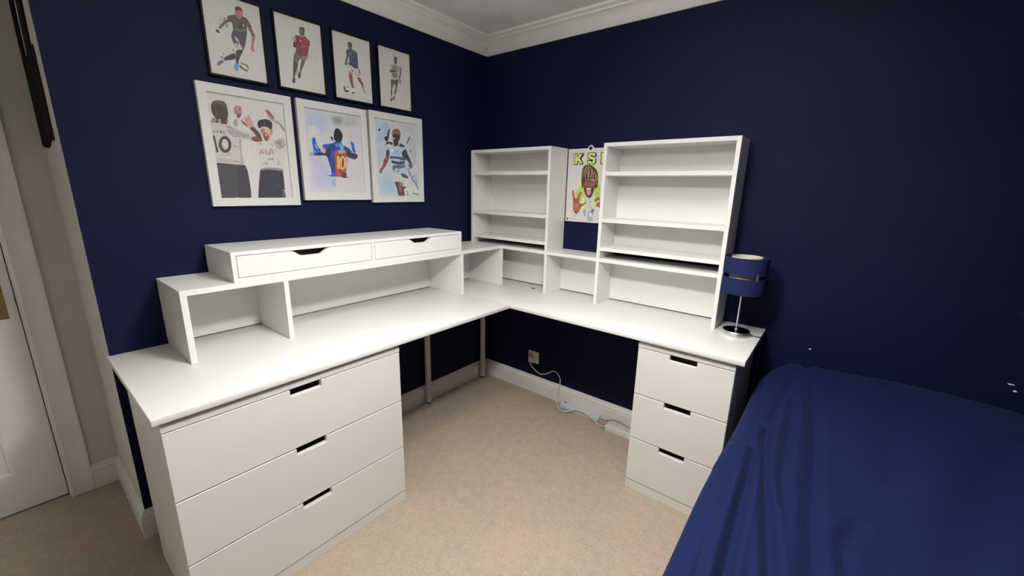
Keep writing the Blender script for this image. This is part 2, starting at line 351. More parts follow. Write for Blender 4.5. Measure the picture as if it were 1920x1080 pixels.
    'b3': '2 187 109 119|-2044 4198 2 8 2 8 4 8 6 4 4 4 6 2 8 -2 6 -2 6 -4 4 -6 2 -8 0 -8 -2 -8 -2 -8 -6 -8 -6 -6 -8 -4 -6 0 -6 0 -6 4 -2 6 -4 6 -2 8;2 87 62 73|-2042 4204 2 6 2 6 4 6 6 4 4 4 6 0 6 0 8 -2 4 -4 4 -8 2 -10 0 -8 -2 -6 -4 -6 -4 0 -2 6 -2 8 -2 8 -6 2 -6 2 -6 0 -6 -2 -4 -4;2 77 92 132|-2060 4150 8 6 8 4 10 4 8 4 10 4 10 2 10 -2 12 -2 10 -4 12 -4 12 -4 6 -8 4 -12 0 -14 -2 -16 0 -18 0 -18 -2 -18 2 -16 2 -14 -2 -10 -10 -8 -12 -2 -12 -2 -10 2 -10 2 -10 6 -8 4 -8 4 -6 6 -6 8 -2 10 -2 12 2 12 2 16 0 12 0 14 -2 10 -4 10 -8 0 -8 0 -4 0 -2 6 0 6;2 63 76 153|-2034 4096 12 6 14 0 16 -2 18 2 18 0 12 -8 4 -16 0 -22 -4 -20 -4 -14 -8 -10 -8 -6 -14 -2 -14 2 -14 6 -10 4 -10 8 -6 10 -4 20 0 24;2 77 76 89|-2060 4132 8 4 10 0 8 -6 0 -8 -2 -14 -4 -12 -6 -14 -6 -12 -4 -12 -4 -16 -4 -16 -2 -12 -4 -4 -4 -2 -4 2 -2 2 -4 4 0 6 2 12 4 16 6 14 4 14 4 12 4 12 0 12 -2 12;2 226 243 260|-2034 4130 10 4 14 0 6 -2 -2 -4 -10 -6 -8 -6 -8 -10 -6 -12 -2 -4 0 10 2 18;2 72 71 83|-2058 4034 4 4 8 0 8 0 6 -4 4 -4 2 -6 -2 -4 -6 -2 -6 0 -6 4 -8 6;2 643 593 513|-2056 4018 6 2 8 2 10 -2 10 -4 10 -6 10 -4 10 -4 10 -2 10 -2 12 6 14 8 10 0 6 -14 6 -20 2 -18 2 -12 2 -6 -2 -6 -8 -6 -10 -6 -12 0 -8 6 -6 10 -8 8 -8 8 -8 6 -8 6 -6 2 -6 0 -8 -2 -8 -4 -6 -8 -8 -4 -6 0 -6 4 -4 4 -2 8 0 10 0 10 0 12 -2 10;2 249 164 146|-2026 3982 6 0 10 0 8 -2 6 -4 6 -4 0 -4 -6 -2 -8 0 -8 0 -6 4 -6 6;2 357 305 260|-1982 3970 4 -2 6 -8 6 -10 6 -8 2 -8 2 -6 -2 -2 -4 2 -4 4 -6 12 -6 16;2 164 142 132|-1948 4048 2 -4 6 -14 4 -14 6 -16 8 -16 4 -12 2 -8 -2 -4 -4 0 -4 4 -6 8 -6 14 -4 20 -4 26;2 488 206 211|-2048 3962 6 2 6 -2 6 -2 8 -2 10 0 6 -4 -2 -12 -6 -16 -6 -10 -6 -6 -8 0 -6 2 -6 4 -4 8 -2 8 0 10 2 12;2 279 81 100|-2052 3926 10 6 16 0 10 -4 4 -12 0 -18 0 -16 2 -12 2 -12 2 -10 0 -12 0 -12 -2 -10 -4 -2 -6 -2 -6 4 -6 12 -4 14 -4 14 -4 10 -2 12 -2 10 -4 14 -2 16;2 290 67 89|-1960 3922 6 4 12 2 10 0 10 -8 6 -12 8 -12 4 -8 6 -8 2 -10 2 -16 0 -16 -2 -10 -2 -2 -6 4 -6 6 -4 10 -4 12 -6 12 -10 10 -10 10 -8 10 -4 8 -4 8;2 300 253 260|-1900 3826 4 2 6 -4 4 -8 4 -8 4 -12 2 -8 -4 -2 -6 0 -4 6 -4 10 -4 14;2 643 442 468|-1892 3876 4 -8 6 -14 2 -12 -2 -8 -2 -4 -4 -2 -4 6 -4 8 -2 8 2 12 2 10;2 800 769 771|-2022 3810 6 4 6 2 4 -4 4 -8 0 -14 0 -10 -6 -6 -8 -2 -4 2 -2 10 0 14;2 142 86 89|-2036 3760 2 4 6 8 8 6 10 2 12 2 6 -2 -2 -4 -8 -8 -10 -6 -8 -4 -10 0;0 800 800 800|-2058 3798 -4 -14 -10 -12 -14 -8 -16 -4 -12 4 -8 8 -2 14 4 14 10 12 14 8 14 4 14 -4 8 -10;2 98 92 100|-2118 3804 4 6 4 4 4 2 4 -2 4 -6 2 -6 0 -8 -2 -6 -4 -6 -4 -2 -6 -2 -4 2 -2 6 0 10;2 72 71 78|-2090 3820 4 2 6 0 6 -2 4 -4 4 -6 2 -6 -2 -2 -4 2 -6 2 -4 4 -6 6;2 77 76 83|-2112 3774 6 6 10 4 10 2 10 0 10 0 4 -2 0 -4 -4 -6 -6 -6 -8 -4 -10 -2 -8 0 -6 2 -8 6;0 357 352 349|-2106 3954 18 4 0 4 -18 -6;2 420 415 413|-2098 4072 2 4 6 2 6 0 2 0 0 -4 0 -4 -2 -2 -6 -2 -2 0 -4 2 -2 2',
    'b4': '2 176 115 115|-1502 4214 4 6 8 2 6 2 8 2 6 -2 6 -4 2 -8 -2 -12 0 -12 -4 -12 -4 -14 -4 -12 -4 -4 -4 -2 -4 2 -4 4 -6 6 -4 6 -4 8 -2 10 0 10 0 8 2 10;2 101 86 85|-1506 4202 0 4 2 8 6 6 6 4 8 2 8 2 6 -2 4 -4 2 -4 2 -6 -2 -6 -4 -4 -4 0 -6 4 -6 0 -8 0 -8 -4;2 227 86 90|-1502 4174 4 4 4 2 4 0 4 -2 4 -2 4 -6 0 -6 -2 -10 -4 -4 -4 0 -4 4 -4 4 -4 6 -2 6;2 431 410 405|-1520 4238 2 4 4 2 6 0 2 -4 4 -8 2 -6 -2 -4 -4 -2 -4 0 -4 4 -4 8;2 501 511 492|-1552 4134 10 6 14 8 14 4 12 -2 10 -4 12 -2 10 2 10 6 10 2 12 -2 12 -4 8 -4 4 -8 0 -10 -2 -8 -6 -6 -8 -4 -6 -6 -6 -16 -4 -18 -4 -18 -4 -16 -4 -14 -6 -14 -14 -8 -14 -6 -16 -2 -14 -4 -14 -2 -10 6 0 18 6 22 2 20 -4 10 -8 8 -6 8 -2 10 0 12 0 12 0 8 2 8;2 246 246 229|-1530 4122 4 4 4 2 6 2 12 6 14 4 10 -2 4 -12 2 -20 -6 -14 -12 -8 -18 -2 -16 0 -6 2 -2 6 -2 8 0 8 2 8;2 209 217 210|-1538 4050 10 6 18 6 14 2 12 0 8 -4 6 -8 0 -8 -2 -12 -8 -10 -10 -8 -12 -4 -12 -2 -10 2 -6 4 -6 8 -4 8 -2 10;2 256 267 260|-1462 4130 4 6 4 0 4 -2 2 -8 0 -12 0 -10 -4 -10 -4 -8 -4 -2 -2 12 0 20;2 106 97 90|-1566 4076 2 4 2 2 6 2 8 0 12 -2 10 0 16 2 16 4 10 0 6 -4 2 -4 -4 -6 -12 -4 -18 -6 -16 -2 -14 -4 -12 -2 -8 0 -6 6 -2 8;2 101 91 85|-1428 4126 6 4 4 -4 4 -6 0 -10 -2 -14 -2 -14 -4 -18 -6 -18 -4 -16 -4 -10 -2 -10 -4 -4 -4 -4 -6 2 -2 4 2 12 4 16 6 16 4 14 4 12 2 12 2 14 0 14;2 320 322 304|-1456 4008 8 4 12 2 10 -2 4 -4 0 -8 0 -8 -2 -14 -2 -14 -2 -10 -6 0 -8 6 -6 6 -4 4 -2 2 -2 6 -2 10 -2 12;2 112 109 109|-1554 3988 12 2 18 -2 16 0 16 6 16 8 12 2 4 -8 -2 -12 -2 -12 -4 -12 -4 -10 -4 -10 -4 -14 -2 -16 -4 -8 -4 -2 -6 4 -4 6 -4 12 0 12 -2 12 -4 4 -4 4 -4 -2 -4 -10 -8 -12 -4 -14 -6 -12 -4 -12 -4 -8 -4 0 -4 6 -4 10 0 14 0 16 0 16 0 16 0 16;2 101 97 102|-1562 3888 4 4 6 4 4 -4 2 -8 0 -16 -2 -14 -2 -14 -4 -14 -2 -8 -4 -6 -4 0 -2 4 -2 8 0 14 0 12 2 14 0 14;2 132 128 129|-1508 3904 6 4 10 2 6 -2 2 -8 -2 -12 -4 -12 -8 -12 -8 -12 -6 -10 -6 -4 -4 -2 -4 2 2 8 4 14 4 12 2 12 2 10;2 577 542 556|-1532 3834 6 2 6 0 4 -2 -2 -6 -6 -8 -4 -4 -6 0 -4 2 -2 2 0 4 4 6;2 354 80 115|-1540 3814 6 6 10 6 6 0 2 -8 0 -12 -2 -12 -2 -6 -6 -4 -4 -2 -6 2 -4 2 -4 4 0 6 0 10;2 287 61 85|-1572 3794 6 6 10 4 6 2 2 -8 0 -12 -2 -10 -4 -6 -6 -6 -4 -2 -4 0 -4 4 -2 4 -2 6 2 10;2 660 542 573|-1562 3816 4 2 4 2 2 -2 2 -4 0 -6 -2 -4 -4 -4 -6 -2 -4 0 0 4 2 8;0 431 438 448|-1458 3918 2 -36 2 2 -2 34',
    'w1': '2 368 179 151|-3280 3344 6 10 8 10 6 6 6 -6 4 -10 0 -12 -6 -10 -12 -12 -8 -4 -4 4 -2 12;2 368 166 139|-3186 3370 8 6 8 2 6 -4 2 -12 -2 -16 -4 -12 -8 -8 -12 -2 -8 2 0 12 6 18;2 93 44 40|-3254 3342 4 4 10 2 12 2 16 2 16 0 12 0 10 -6 4 -8 -4 -8 -20 -4 -26 -4 -20 0 -10 6 -4 8;2 50 44 43|-3268 3448 2 14 6 12 6 10 10 8 14 6 14 4 14 0 16 0 12 -4 8 -6 6 -10 2 -10 2 -18 2 -20 -2 -20 -2 -18 -6 -18 -6 -16 -12 -12 -14 -10 -12 -6 -10 0 -10 4 -10 6 -8 10 -6 14 -6 12 -6 10 -4 10 -2 10 0 14 0 12;2 112 60 67|-3254 3480 6 6 12 8 14 4 14 2 16 0 14 -4 8 -6 6 -10 2 -10 0 -12 -4 -12 -6 -6 -4 6 -6 14 -8 10 -12 4 -14 0 -14 0 -10 2 -10 0;2 319 318 314|-3232 3354 6 8 8 0 4 -6 2 -16 -2 -24 -4 -18 -6 -8 -6 -2 -4 6 -2 18 2 24;2 578 543 543|-3284 3318 12 10 16 2 18 0 14 -2 12 -4 16 -4 18 2 20 2 16 -2 12 -4 10 -8 12 -8 18 -6 18 -4 20 -4 24 -2 26 -4 16 -6 4 -14 -4 -16 -10 -12 -12 -8 -16 -6 -18 -2 -18 4 -20 4 -14 -2 -4 -18 0 -26 0 -28 0 -28 0 -30 0 -24 8 -22 8 -18 -2 -12 -24 -6 -36 0 -36 0 -38 -2 -38 0 -28 6 -4 22 6 30 4 28 0 26 -2 26 0 26 -2 26 0 26 -2 26 -2 26 0 24;2 432 399 411|-3182 3282 12 10 22 6 22 2 18 -6 18 -10 18 -8 20 -4 20 -4 16 -6 4 -10 0 -12 -8 -10 -18 0 -24 2 -26 2 -22 0 -24 -2 -18 4 -16 14 -12 18;2 421 378 384|-3100 3212 6 18 6 -2 4 -14 -2 -28 -4 -38 -2 -36 0 -34 4 -30 0 -20 -6 -10 -8 0 -4 20 0 52 2 72;2 348 318 333|-3182 3318 10 0 16 -2 14 -4 6 -6 2 -8 -2 -4 -10 -2 -14 0 -12 2 -8 8 -4 8;2 489 444 439|-3274 3058 16 0 24 -4 22 -2 18 4 14 6 6 2 0 -8 -8 -14 -14 -10 -24 -4 -28 -2 -20 2 -10 8 -2 12;0 64 68 75|-3282 3270 4 -24 2 2 -4 24;0 93 93 102|-3266 3274 -12 -16 10 -10 2 2 -8 8 10 14;0 93 93 102|-3256 3248 6 20 8 -18 2 2 -10 22 -8 -24;0 93 93 102|-3254 3256 10 0 0 2 -10 0;0 93 93 102|-3232 3250 0 20 12 -22 4 24 -4 0 2 -18 -14 20 -2 -24;0 93 93 102|-3190 3276 -16 -2 0 -24 16 4 0 2 -12 -2 0 18 12 2;0 93 93 102|-3204 3262 12 2 0 2 -12 -2;0 39 47 56|-3286 3230 14 -2 12 -122 -16 -6;0 41 47 71|-3162 3178 -2 -20 -6 -20 -12 -18 -12 -12 -14 -6 -16 0 -12 8 -10 12 -6 16 -2 20 4 20 6 20 10 16 12 12 16 6 14 0 12 -6 10 -12 6 -16 2 -20 -22 -4 0 12 -4 10 -6 8 -6 4 -8 2 -6 -4 -8 -8 -4 -10 -4 -12 -2 -14 2 -12 2 -10 6 -8 6 -6 8 0 6 4 8 8 6 10 2 12 2 14;2 466 290 278|-3114 3448 2 8 2 8 4 6 8 6 10 6 8 4 8 0 10 -4 6 -4 4 -10 2 -12 0 -12 -2 -12 -4 -14 -6 -10 -8 -12 -10 -8 -8 -4 -4 4 -4 10 -2 8 -6 6 -6 6 -6 6 0 8 0 8;2 274 118 117|-3102 3466 4 6 4 2 2 -2 2 -10 0 -14 0 -10 -4 -6 -4 -2 -2 2 -2 8 0 14;2 292 129 128|-3074 3474 2 2 6 0 4 -4 2 -8 0 -10 -2 -8 -2 -4 -6 0 -4 2 -2 8 0 14;2 226 72 75|-3094 3412 10 8 14 6 8 2 0 -8 -2 -14 -6 -10 -6 -6 -10 -4 -6 0 -4 6 0 12;2 368 347 353|-3122 3364 8 8 12 4 8 -2 0 -16 -4 -20 -4 -16 -8 -4 -8 2 -6 4 -2 12 0 16;2 526 337 287|-3070 3372 2 4 6 6 6 2 4 -4 2 -4 4 -2 2 8 2 12 4 8 4 6 4 2 4 0 4 -4 4 -8 2 -4 2 6 2 12 2 8 4 2 4 -2 4 -4 4 -8 2 -14 4 -12 4 -12 2 -12 2 -10 2 -8 0 -6 -2 -6 -6 -8 -8 -8 -8 -2 -6 2 -4 8 -6 8 -8 6 -10 8 -8 8 -12 8 -10 6;2 197 98 88|-3068 3372 4 -2 8 -4 8 -6 8 -10 10 -10 6 -8 0 -4 -4 0 -6 2 -8 4 -10 8 -8 8 -4 8 -4 8;0 234 113 107|-3036 3396 16 -28 2 0 -16 28;0 234 113 107|-3012 3410 10 -34 2 0 -10 34;2 117 47 43|-3006 3314 6 8 10 8 10 2 10 -6 8 -10 10 -10 8 -10 6 -8 8 -12 4 -14 4 -18 0 -14 0 -8 0 -4 -6 -4 -10 -2 -12 0 -14 2 -16 2 -18 2 -8 4 4 6 12 10 10 8 6 4 4 2 2 4 -4 10 -6 10 -6 10 -10 10 -8 10;2 197 80 71|-3006 3222 -2 10 10 14 10 8 8 2 10 -4 10 -4 14 -8 16 -8 8 -6 0 -8 -10 -6 -12 -2 -20 0 -26 4;2 454 255 220|-2868 3482 4 4 6 2 6 -2 6 -2 6 -6 8 -6 8 -8 8 -10 6 -10 6 -14 4 -16 2 -12 -4 -4 -8 0 -10 2 -10 6 -10 8 -8 8 -4 8 -4 8 -2 8 -4 12 -4 14;2 241 93 88|-2866 3478 6 4 8 0 10 -2 8 -8 6 -10 6 -10 6 -12 4 -12 0 -6 -4 0 -8 6 -8 6 -8 8 -8 8 -6 8 -6 8 -6 6;2 466 410 406|-2830 3404 10 4 16 2 18 0 14 -6 12 -10 12 -12 10 -10 8 -12 6 -12 4 -12 0 -12 -2 -8 -4 0 -8 6 -8 8 -8 12 -10 14 -10 14 -10 6 -10 6 -10 4 -12 6 -14 6;0 163 147 158|-2784 3392 32 -28 28 -50 2 2 -24 52 -36 28;2 646 480 353|-2924 3344 4 8 8 2 10 -2 18 0 20 -4 18 -4 10 -8 6 -10 0 -12 -2 -16 -6 -20 -8 -18 -8 -18 -12 -14 -10 -10 -8 -2 -10 4 -6 8 -8 10 -8 16 -6 18 -2 24 0 28;2 454 231 177|-2926 3318 8 6 14 4 10 0 4 -8 0 -14 -4 -10 -6 -8 -12 -6 -8 0 -6 10 -2 14;2 226 68 67|-2910 3284 10 8 16 2 12 0 6 -10 2 -14 0 -12 -6 -14 -8 -14 -8 -6 -6 0 -8 8 -4 10 -4 14 -4 16;2 639 444 411|-2894 3280 6 4 8 2 6 0 2 -2 2 -4 -2 -4 -8 -4 -8 -2 -6 -2 -2 4 -2 4;2 29 26 28|-2944 3360 2 12 6 10 8 8 10 6 14 4 12 4 14 2 16 0 12 -2 10 -4 8 -8 6 -8 2 -12 -2 -14 -2 -12 -4 -12 -6 -10 -6 -6 -4 4 -4 8 -6 8 -8 2 -12 4 -10 0 -10 -2 -12 -2 -10 -4 -6 -6 -6 -6 -4 -2 -4 10 -4 14;2 478 247 187|-2850 3322 8 4 10 -2 6 -4 -2 -12 -6 -16 -8 -10 -4 -4 -4 2 -4 4 0 12 2 16;2 632 610 610|-2964 3206 14 6 20 6 18 2 10 -2 6 -4 8 -2 14 6 14 10 12 10 4 8 2 8 8 6 22 6 28 2 24 0 14 -4 10 -10 6 -16 6 -26 2 -32 0 -28 -8 -20 -10 -18 -10 -20 -6 -34 -2 -40 -14 -28 -30 -10 -38 -2 -36 2 -36 -6 -34 -4 -24 10 -4 32 6 46 6 40 6 28 6 20 2 16 -8 10 -10 4 -6 6 -2 6 2 8;2 410 399 417|-2818 3230 14 12 16 10 16 4 16 -2 14 -6 6 -10 -2 -18 -8 -22 -12 -16 -14 -10 -16 -6 -14 0 -10 6 -6 10 -4 10 -2 12 2 14;2 266 263 287|-2802 3220 10 8 18 4 10 -2 0 -12 -6 -18 -8 -10 -10 6 -10 14;0 84 76 88|-2950 3196 26 0 0 4 -26 0;0 47 47 60|-2858 3202 16 -4 2 4 -16 4;0 47 47 60|-2848 3192 6 -8 2 2 -6 8;0 163 166 177|-2726 3228 -34 -44 -32 -16 0 -2 36 14 32 48;0 226 38 60|-2954 3104 16 42 14 -36 4 2 -18 44 -20 -50;0 226 38 60|-2948 3118 20 2 0 4 -20 -2;0 226 38 60|-2904 3160 0 -50 4 2 0 48;0 226 38 60|-2880 3110 22 46 20 -44 4 4 -24 50 -28 -54;0 226 38 60|-2876 3122 32 4 0 4 -32 -4;2 368 367 374|-2898 3072 6 6 8 4 8 2 8 0 6 -4 2 -4 -8 -6 -10 -4 -10 -4 -6 2 -4 4;2 274 272 278|-2928 3038 4 4 8 4 6 2 0 -6 0 -8 0 -6 -6 2 -8 4;2 234 231 244|-2854 3086 4 2 4 -2 2 -4 -4 -8 -8 -8 -6 -4 0 6 4 10;0 57 60 67|-3286 3020 62 -2 82 -6 62 0 14 -50 4 -80 2 -86 -6 -60 -90 -2 -14 12 -20 -12 -96 2 -2 110;0 39 41 63|-3142 3012 62 0 14 -50 4 -80 2 -86 -6 -60 -90 -2 -8 18;0 197 179 184|-3178 3034 42 4 30 -22 4 2 -30 26 -44 -6;0 33 33 53|-2968 2976 40 18 64 2 84 -18 4 -98 -4 -142 -230 0 18 114;2 258 263 296|-2968 2976 4 6 18 10 20 8 18 2 22 2 22 -2 30 0 32 -4 22 -4 8 -6 -4 -6 -14 -4 -26 0 -36 4 -34 2 -34 -2 -30 -4;0 578 583 590|-2804 2808 20 2 -16 -48 4 0 18 50 -26 0;0 539 556 563|-2810 2746 20 2 0 2 -20 -2;0 539 388 333|-2778 2946 -2 -102 0 -102 2 0 4 104 0 102;0 163 166 198|-2848 2860 42 -28 0 2 -40 28',
    'w2': '1 446 517 704|-2520 3532 50 20 72 14 74 6 50 -4 16 -16 -6 -30 -14 -32 -14 -32 -12 -30 -14 -34 -18 -30 -22 -22 -26 -10 -32 -4 -32 0 -26 2 -18 0 -18 2 -12 8 -8 18 -6 38 -6 48 2 50;1 423 444 453|-2276 3546 58 16 92 8 96 2 66 -6 24 -18 -2 -30 -16 -32 -22 -24 -34 -16 -46 -14 -48 -8 -40 -6 -32 -6 -26 -4 -24 2 -18 10 -20 26 -18 38 -8 36;1 469 480 674|-2534 3162 38 20 58 -8 58 -26 42 -30 16 -36 -2 -48 -6 -46 2 -34 12 -10 16 2 18 4 10 -8 10 -30 8 -40 0 -42 -22 -28 -54 -18 -76 -14 -76 2 -50 28 -22 76 -6 110 8 106;1 639 583 618|-2264 2942 24 8 36 -6 36 -6 32 8 24 30 20 42 20 44 18 30 22 18 24 10 22 -2 14 -22 12 -56 12 -82 -2 -84 -24 -60 -62 -26 -88 -6 -86 6 -56 14 -22 28 -2 42 10 42;1 233 255 247|-2280 3518 28 10 42 6 44 2 26 -6 6 -16 -8 -26 -14 -24 -16 -20 -18 -10 -24 -4 -22 -2 -18 6 -14 16 -12 24 -6 26;1 302 378 674|-2330 2924 10 10 18 6 18 0 12 -6 4 -16 -2 -26 -4 -24 -6 -18 -8 -10 -12 -6 -12 0 -10 6 -6 16 -4 26 -2 24;1 667 667 674|-2514 3368 8 12 16 12 16 8 16 2 14 -4 14 -8 14 -10 6 -14 0 -18 -8 -22 -10 -20 -12 -14 -14 -8 -16 -2 -16 2 -14 8 -8 14 -6 22 -2 22;1 597 610 604|-2152 3366 18 14 26 14 24 10 20 2 12 -10 8 -18 4 -20 -4 -18 -10 -16 -16 -16 -20 -12 -18 -8 -20 -4 -20 0 -18 4 -10 8 -2 14 4 18 8 22;1 284 290 376|-2518 3164 4 4 10 0 8 0 8 -2 4 -6 6 -6 2 -10 0 -6 -8 -6 -12 -8 -12 -4 -8 0 -4 8 -2 12 0 14;2 17 98 464|-2484 3286 6 8 6 2 6 0 6 0 6 -2 4 -6 0 -8 2 -12 2 -12 4 -12 6 -12 6 -12 8 -12 8 -10 8 -12 4 -8 0 -6 -2 -6 -12 -10 -16 -10 -14 -6 -12 -4 -10 -2 -8 4 -4 10 2 16 0 16 -2 16 -2 18 0 16 -2 20 0 22;2 203 388 689|-2460 3240 4 2 6 -2 6 -6 4 -12 6 -14 2 -8 -6 -4 -10 2 -6 6 -4 12 -2 14;2 111 247 618|-2472 3182 6 0 10 -2 6 -4 0 -8 -6 -10 -4 -4 -4 6 -6 12;2 30 113 551|-2090 3290 4 6 6 2 8 0 6 -2 6 -2 6 -4 2 -12 0 -16 2 -14 4 -16 6 -18 2 -12 0 -8 -4 -4 -4 0 -8 2 -10 4 -8 6 -4 12 -2 16 -4 14 -2 16 -4 18;2 21 84 397|-2382 3240 12 6 18 2 18 4 16 4 18 2 14 6 12 6 8 6 10 4 18 4 18 4 18 -2 14 -8 12 -14 14 -12 16 -6 18 -6 16 -6 12 -10 8 -14 2 -12 -4 -12 -12 -12 -12 -10 -12 -4 -10 -4 -10 -8 -4 -18 -4 -22 0 -22 -2 -24 0 -24 0 -22 0 -22 -2 -18 -6 -16 -20 -6 -24 -2 -26 -2 -26 -4 -28 -2 -20 4 -8 14 0 18 0 20 0 18 2 18 -2 16 -6 18 -6 18 -8 16 -4 14 -2 14 -6 16 -8 18 -10 20 -8 18 -6 14 -2 12;2 25 23 42|-2476 3142 10 4 18 8 20 6 14 4 12 4 14 6 10 4 10 6 12 6 18 16 20 18 14 8 2 -10 -6 -20 -4 -22 -4 -22 -2 -22 -4 -16 -6 -4 -10 4 -8 6 -6 6 -6 6 -10 4 -18 0 -24 -4 -20 -2 -20 0 -18 2;2 597 433 397|-2408 3208 6 4 14 2 10 -2 10 -6 8 -10 4 -8 -2 -10 -8 -12 -8 -6 -6 0 -6 6 -6 8 -8 10 -6 14;2 34 33 45|-2138 3194 16 2 20 -2 20 -4 20 -2 20 -4 14 -4 6 -8 2 -10 -2 -10 -6 -10 -10 -10 -12 -6 -16 0 -20 4 -16 4 -16 4 -14 6 -8 8 -4 14 0 16;2 27 68 280|-2162 3244 10 0 20 -8 18 -10 16 -10 14 -10 4 -8 -12 -4 -22 -4 -18 4 -16 16 -12 22;2 66 208 551|-2254 3258 10 8 12 8 14 4 12 0 14 0 6 -6 -4 -8 -12 -14 -12 -10 -12 -6 -12 -4 -10 0 -4 6 -4 12;2 203 388 653|-2212 3256 12 6 16 0 14 -2 4 -12 0 -14 -2 -12 -10 -8 -12 -4 -10 2 -6 12 -6 18;2 10 41 280|-2302 3246 10 6 16 -2 14 -6 4 -14 2 -18 -2 -12 -10 -6 -12 -2 -12 4 -6 16 -6 20;2 59 23 167|-2344 3118 6 6 12 -4 8 -8 0 -14 -2 -18 0 -20 10 -18 16 -20 10 -20 8 -20 4 -20 0 -12 -4 -4 -10 2 -10 8 -6 12 -8 16 -6 16 -4 16 -4 18 -4 18 -6 24 -8 26;2 19 53 280|-2314 3120 14 6 18 0 12 -10 4 -24 -4 -32 -2 -28 -2 -16 -4 -12 -6 -2 -8 14 -10 22 -8 22 -6 24 -2 22;2 34 98 618|-2318 2986 14 2 18 -4 14 -4 4 -10 2 -10 -6 -10 -12 -4 -16 0 -12 4 -6 10 -2 16;2 506 80 52|-2270 3184 8 10 12 4 16 4 28 0 32 -2 24 -8 6 -14 -2 -22 -4 -24 -4 -30 -6 -32 -4 -32 2 -28 4 -28 -4 -20 -22 -12 -30 -6 -24 0 -14 2 -8 6 -6 12 -2 24 -2 30 0 30 0 26 0 26 2 24 -2 22 -2 22;2 435 378 376|-2226 3202 18 6 24 2 18 0 10 -6 4 -10 -2 -10 -20 -6 -26 -6 -20 0 -8 8 -2 12;2 189 41 37|-2242 3156 26 4 38 2 26 0 8 -6 -4 -8 -10 -6 -24 -2 -32 0 -24 0 -10 4 -2 6;2 727 480 125|-2248 3136 8 10 12 6 6 -4 4 -16 0 -26 -2 -24 -2 -26 -2 -26 -4 -18 -6 -6 -10 4 -6 8 -2 18 0 22 2 22 0 20 0 20;0 742 504 136|-2156 3086 -2 -20 -6 -20 -10 -16 -10 -10 -12 -4 -10 4 -8 8 -6 16 -4 18 0 20 4 22 6 18 10 16 10 10 10 4 10 -2 10 -10 6 -14 2 -18 0 -22 -20 0 0 14 0 12 -2 10 -4 6 -4 2 -4 -4 -4 -6 -4 -10 -2 -12 -2 -14 0 -14 0 -12 2 -10 4 -6 2 -2 6 2 4 8 2 10 4 12 2 14;0 66 28 27|-2214 3142 -10 -130 4 0 8 130;2 126 33 37|-2192 3124 4 10 6 0 2 -8 0 -26 -4 -34 -4 -24 -4 -10 -6 2 -4 10 2 24 4 34;2 126 60 65|-2248 3026 8 -2 16 -10 16 -8 16 -8 14 -8 12 -6 2 -6 -2 -8 -6 -2 -16 4 -20 8 -18 10 -12 12 -8 16;2 49 38 42|-2224 2960 8 4 16 4 14 4 16 -2 12 -2 6 -4 -6 -4 -14 -6 -14 -4 -16 2 -16 4;2 667 337 326|-2152 3124 10 12 14 2 8 -4 -2 -6 -6 -12 -8 -14 -6 -20 -8 -24 -4 -18 0 -20 0 -14 2 2 0 32 -2 48;2 11 10 11|-2266 3338 4 16 4 16 6 14 6 10 6 8 6 4 8 2 10 0 8 -2 8 -6 10 -6 6 -10 8 -10 4 -12 2 -12 0 -14 -4 -12 -4 -14 -6 -12 -6 -10 -8 -8 -12 -4 -12 -2 -14 2 -10 6 -8 8 -8 8 -2 12 -2 14;2 49 47 52|-2300 3316 2 6 8 2 6 2 6 -2 4 -6 2 -6 0 -8 0 -10 -4 -8 -2 0 -4 2 -4 4 -6 8 -6 10;0 203 179 173|-2460 3320 6 -20 2 2 -6 20;0 330 337 336|-2084 3358 10 -44 4 0 -8 46',
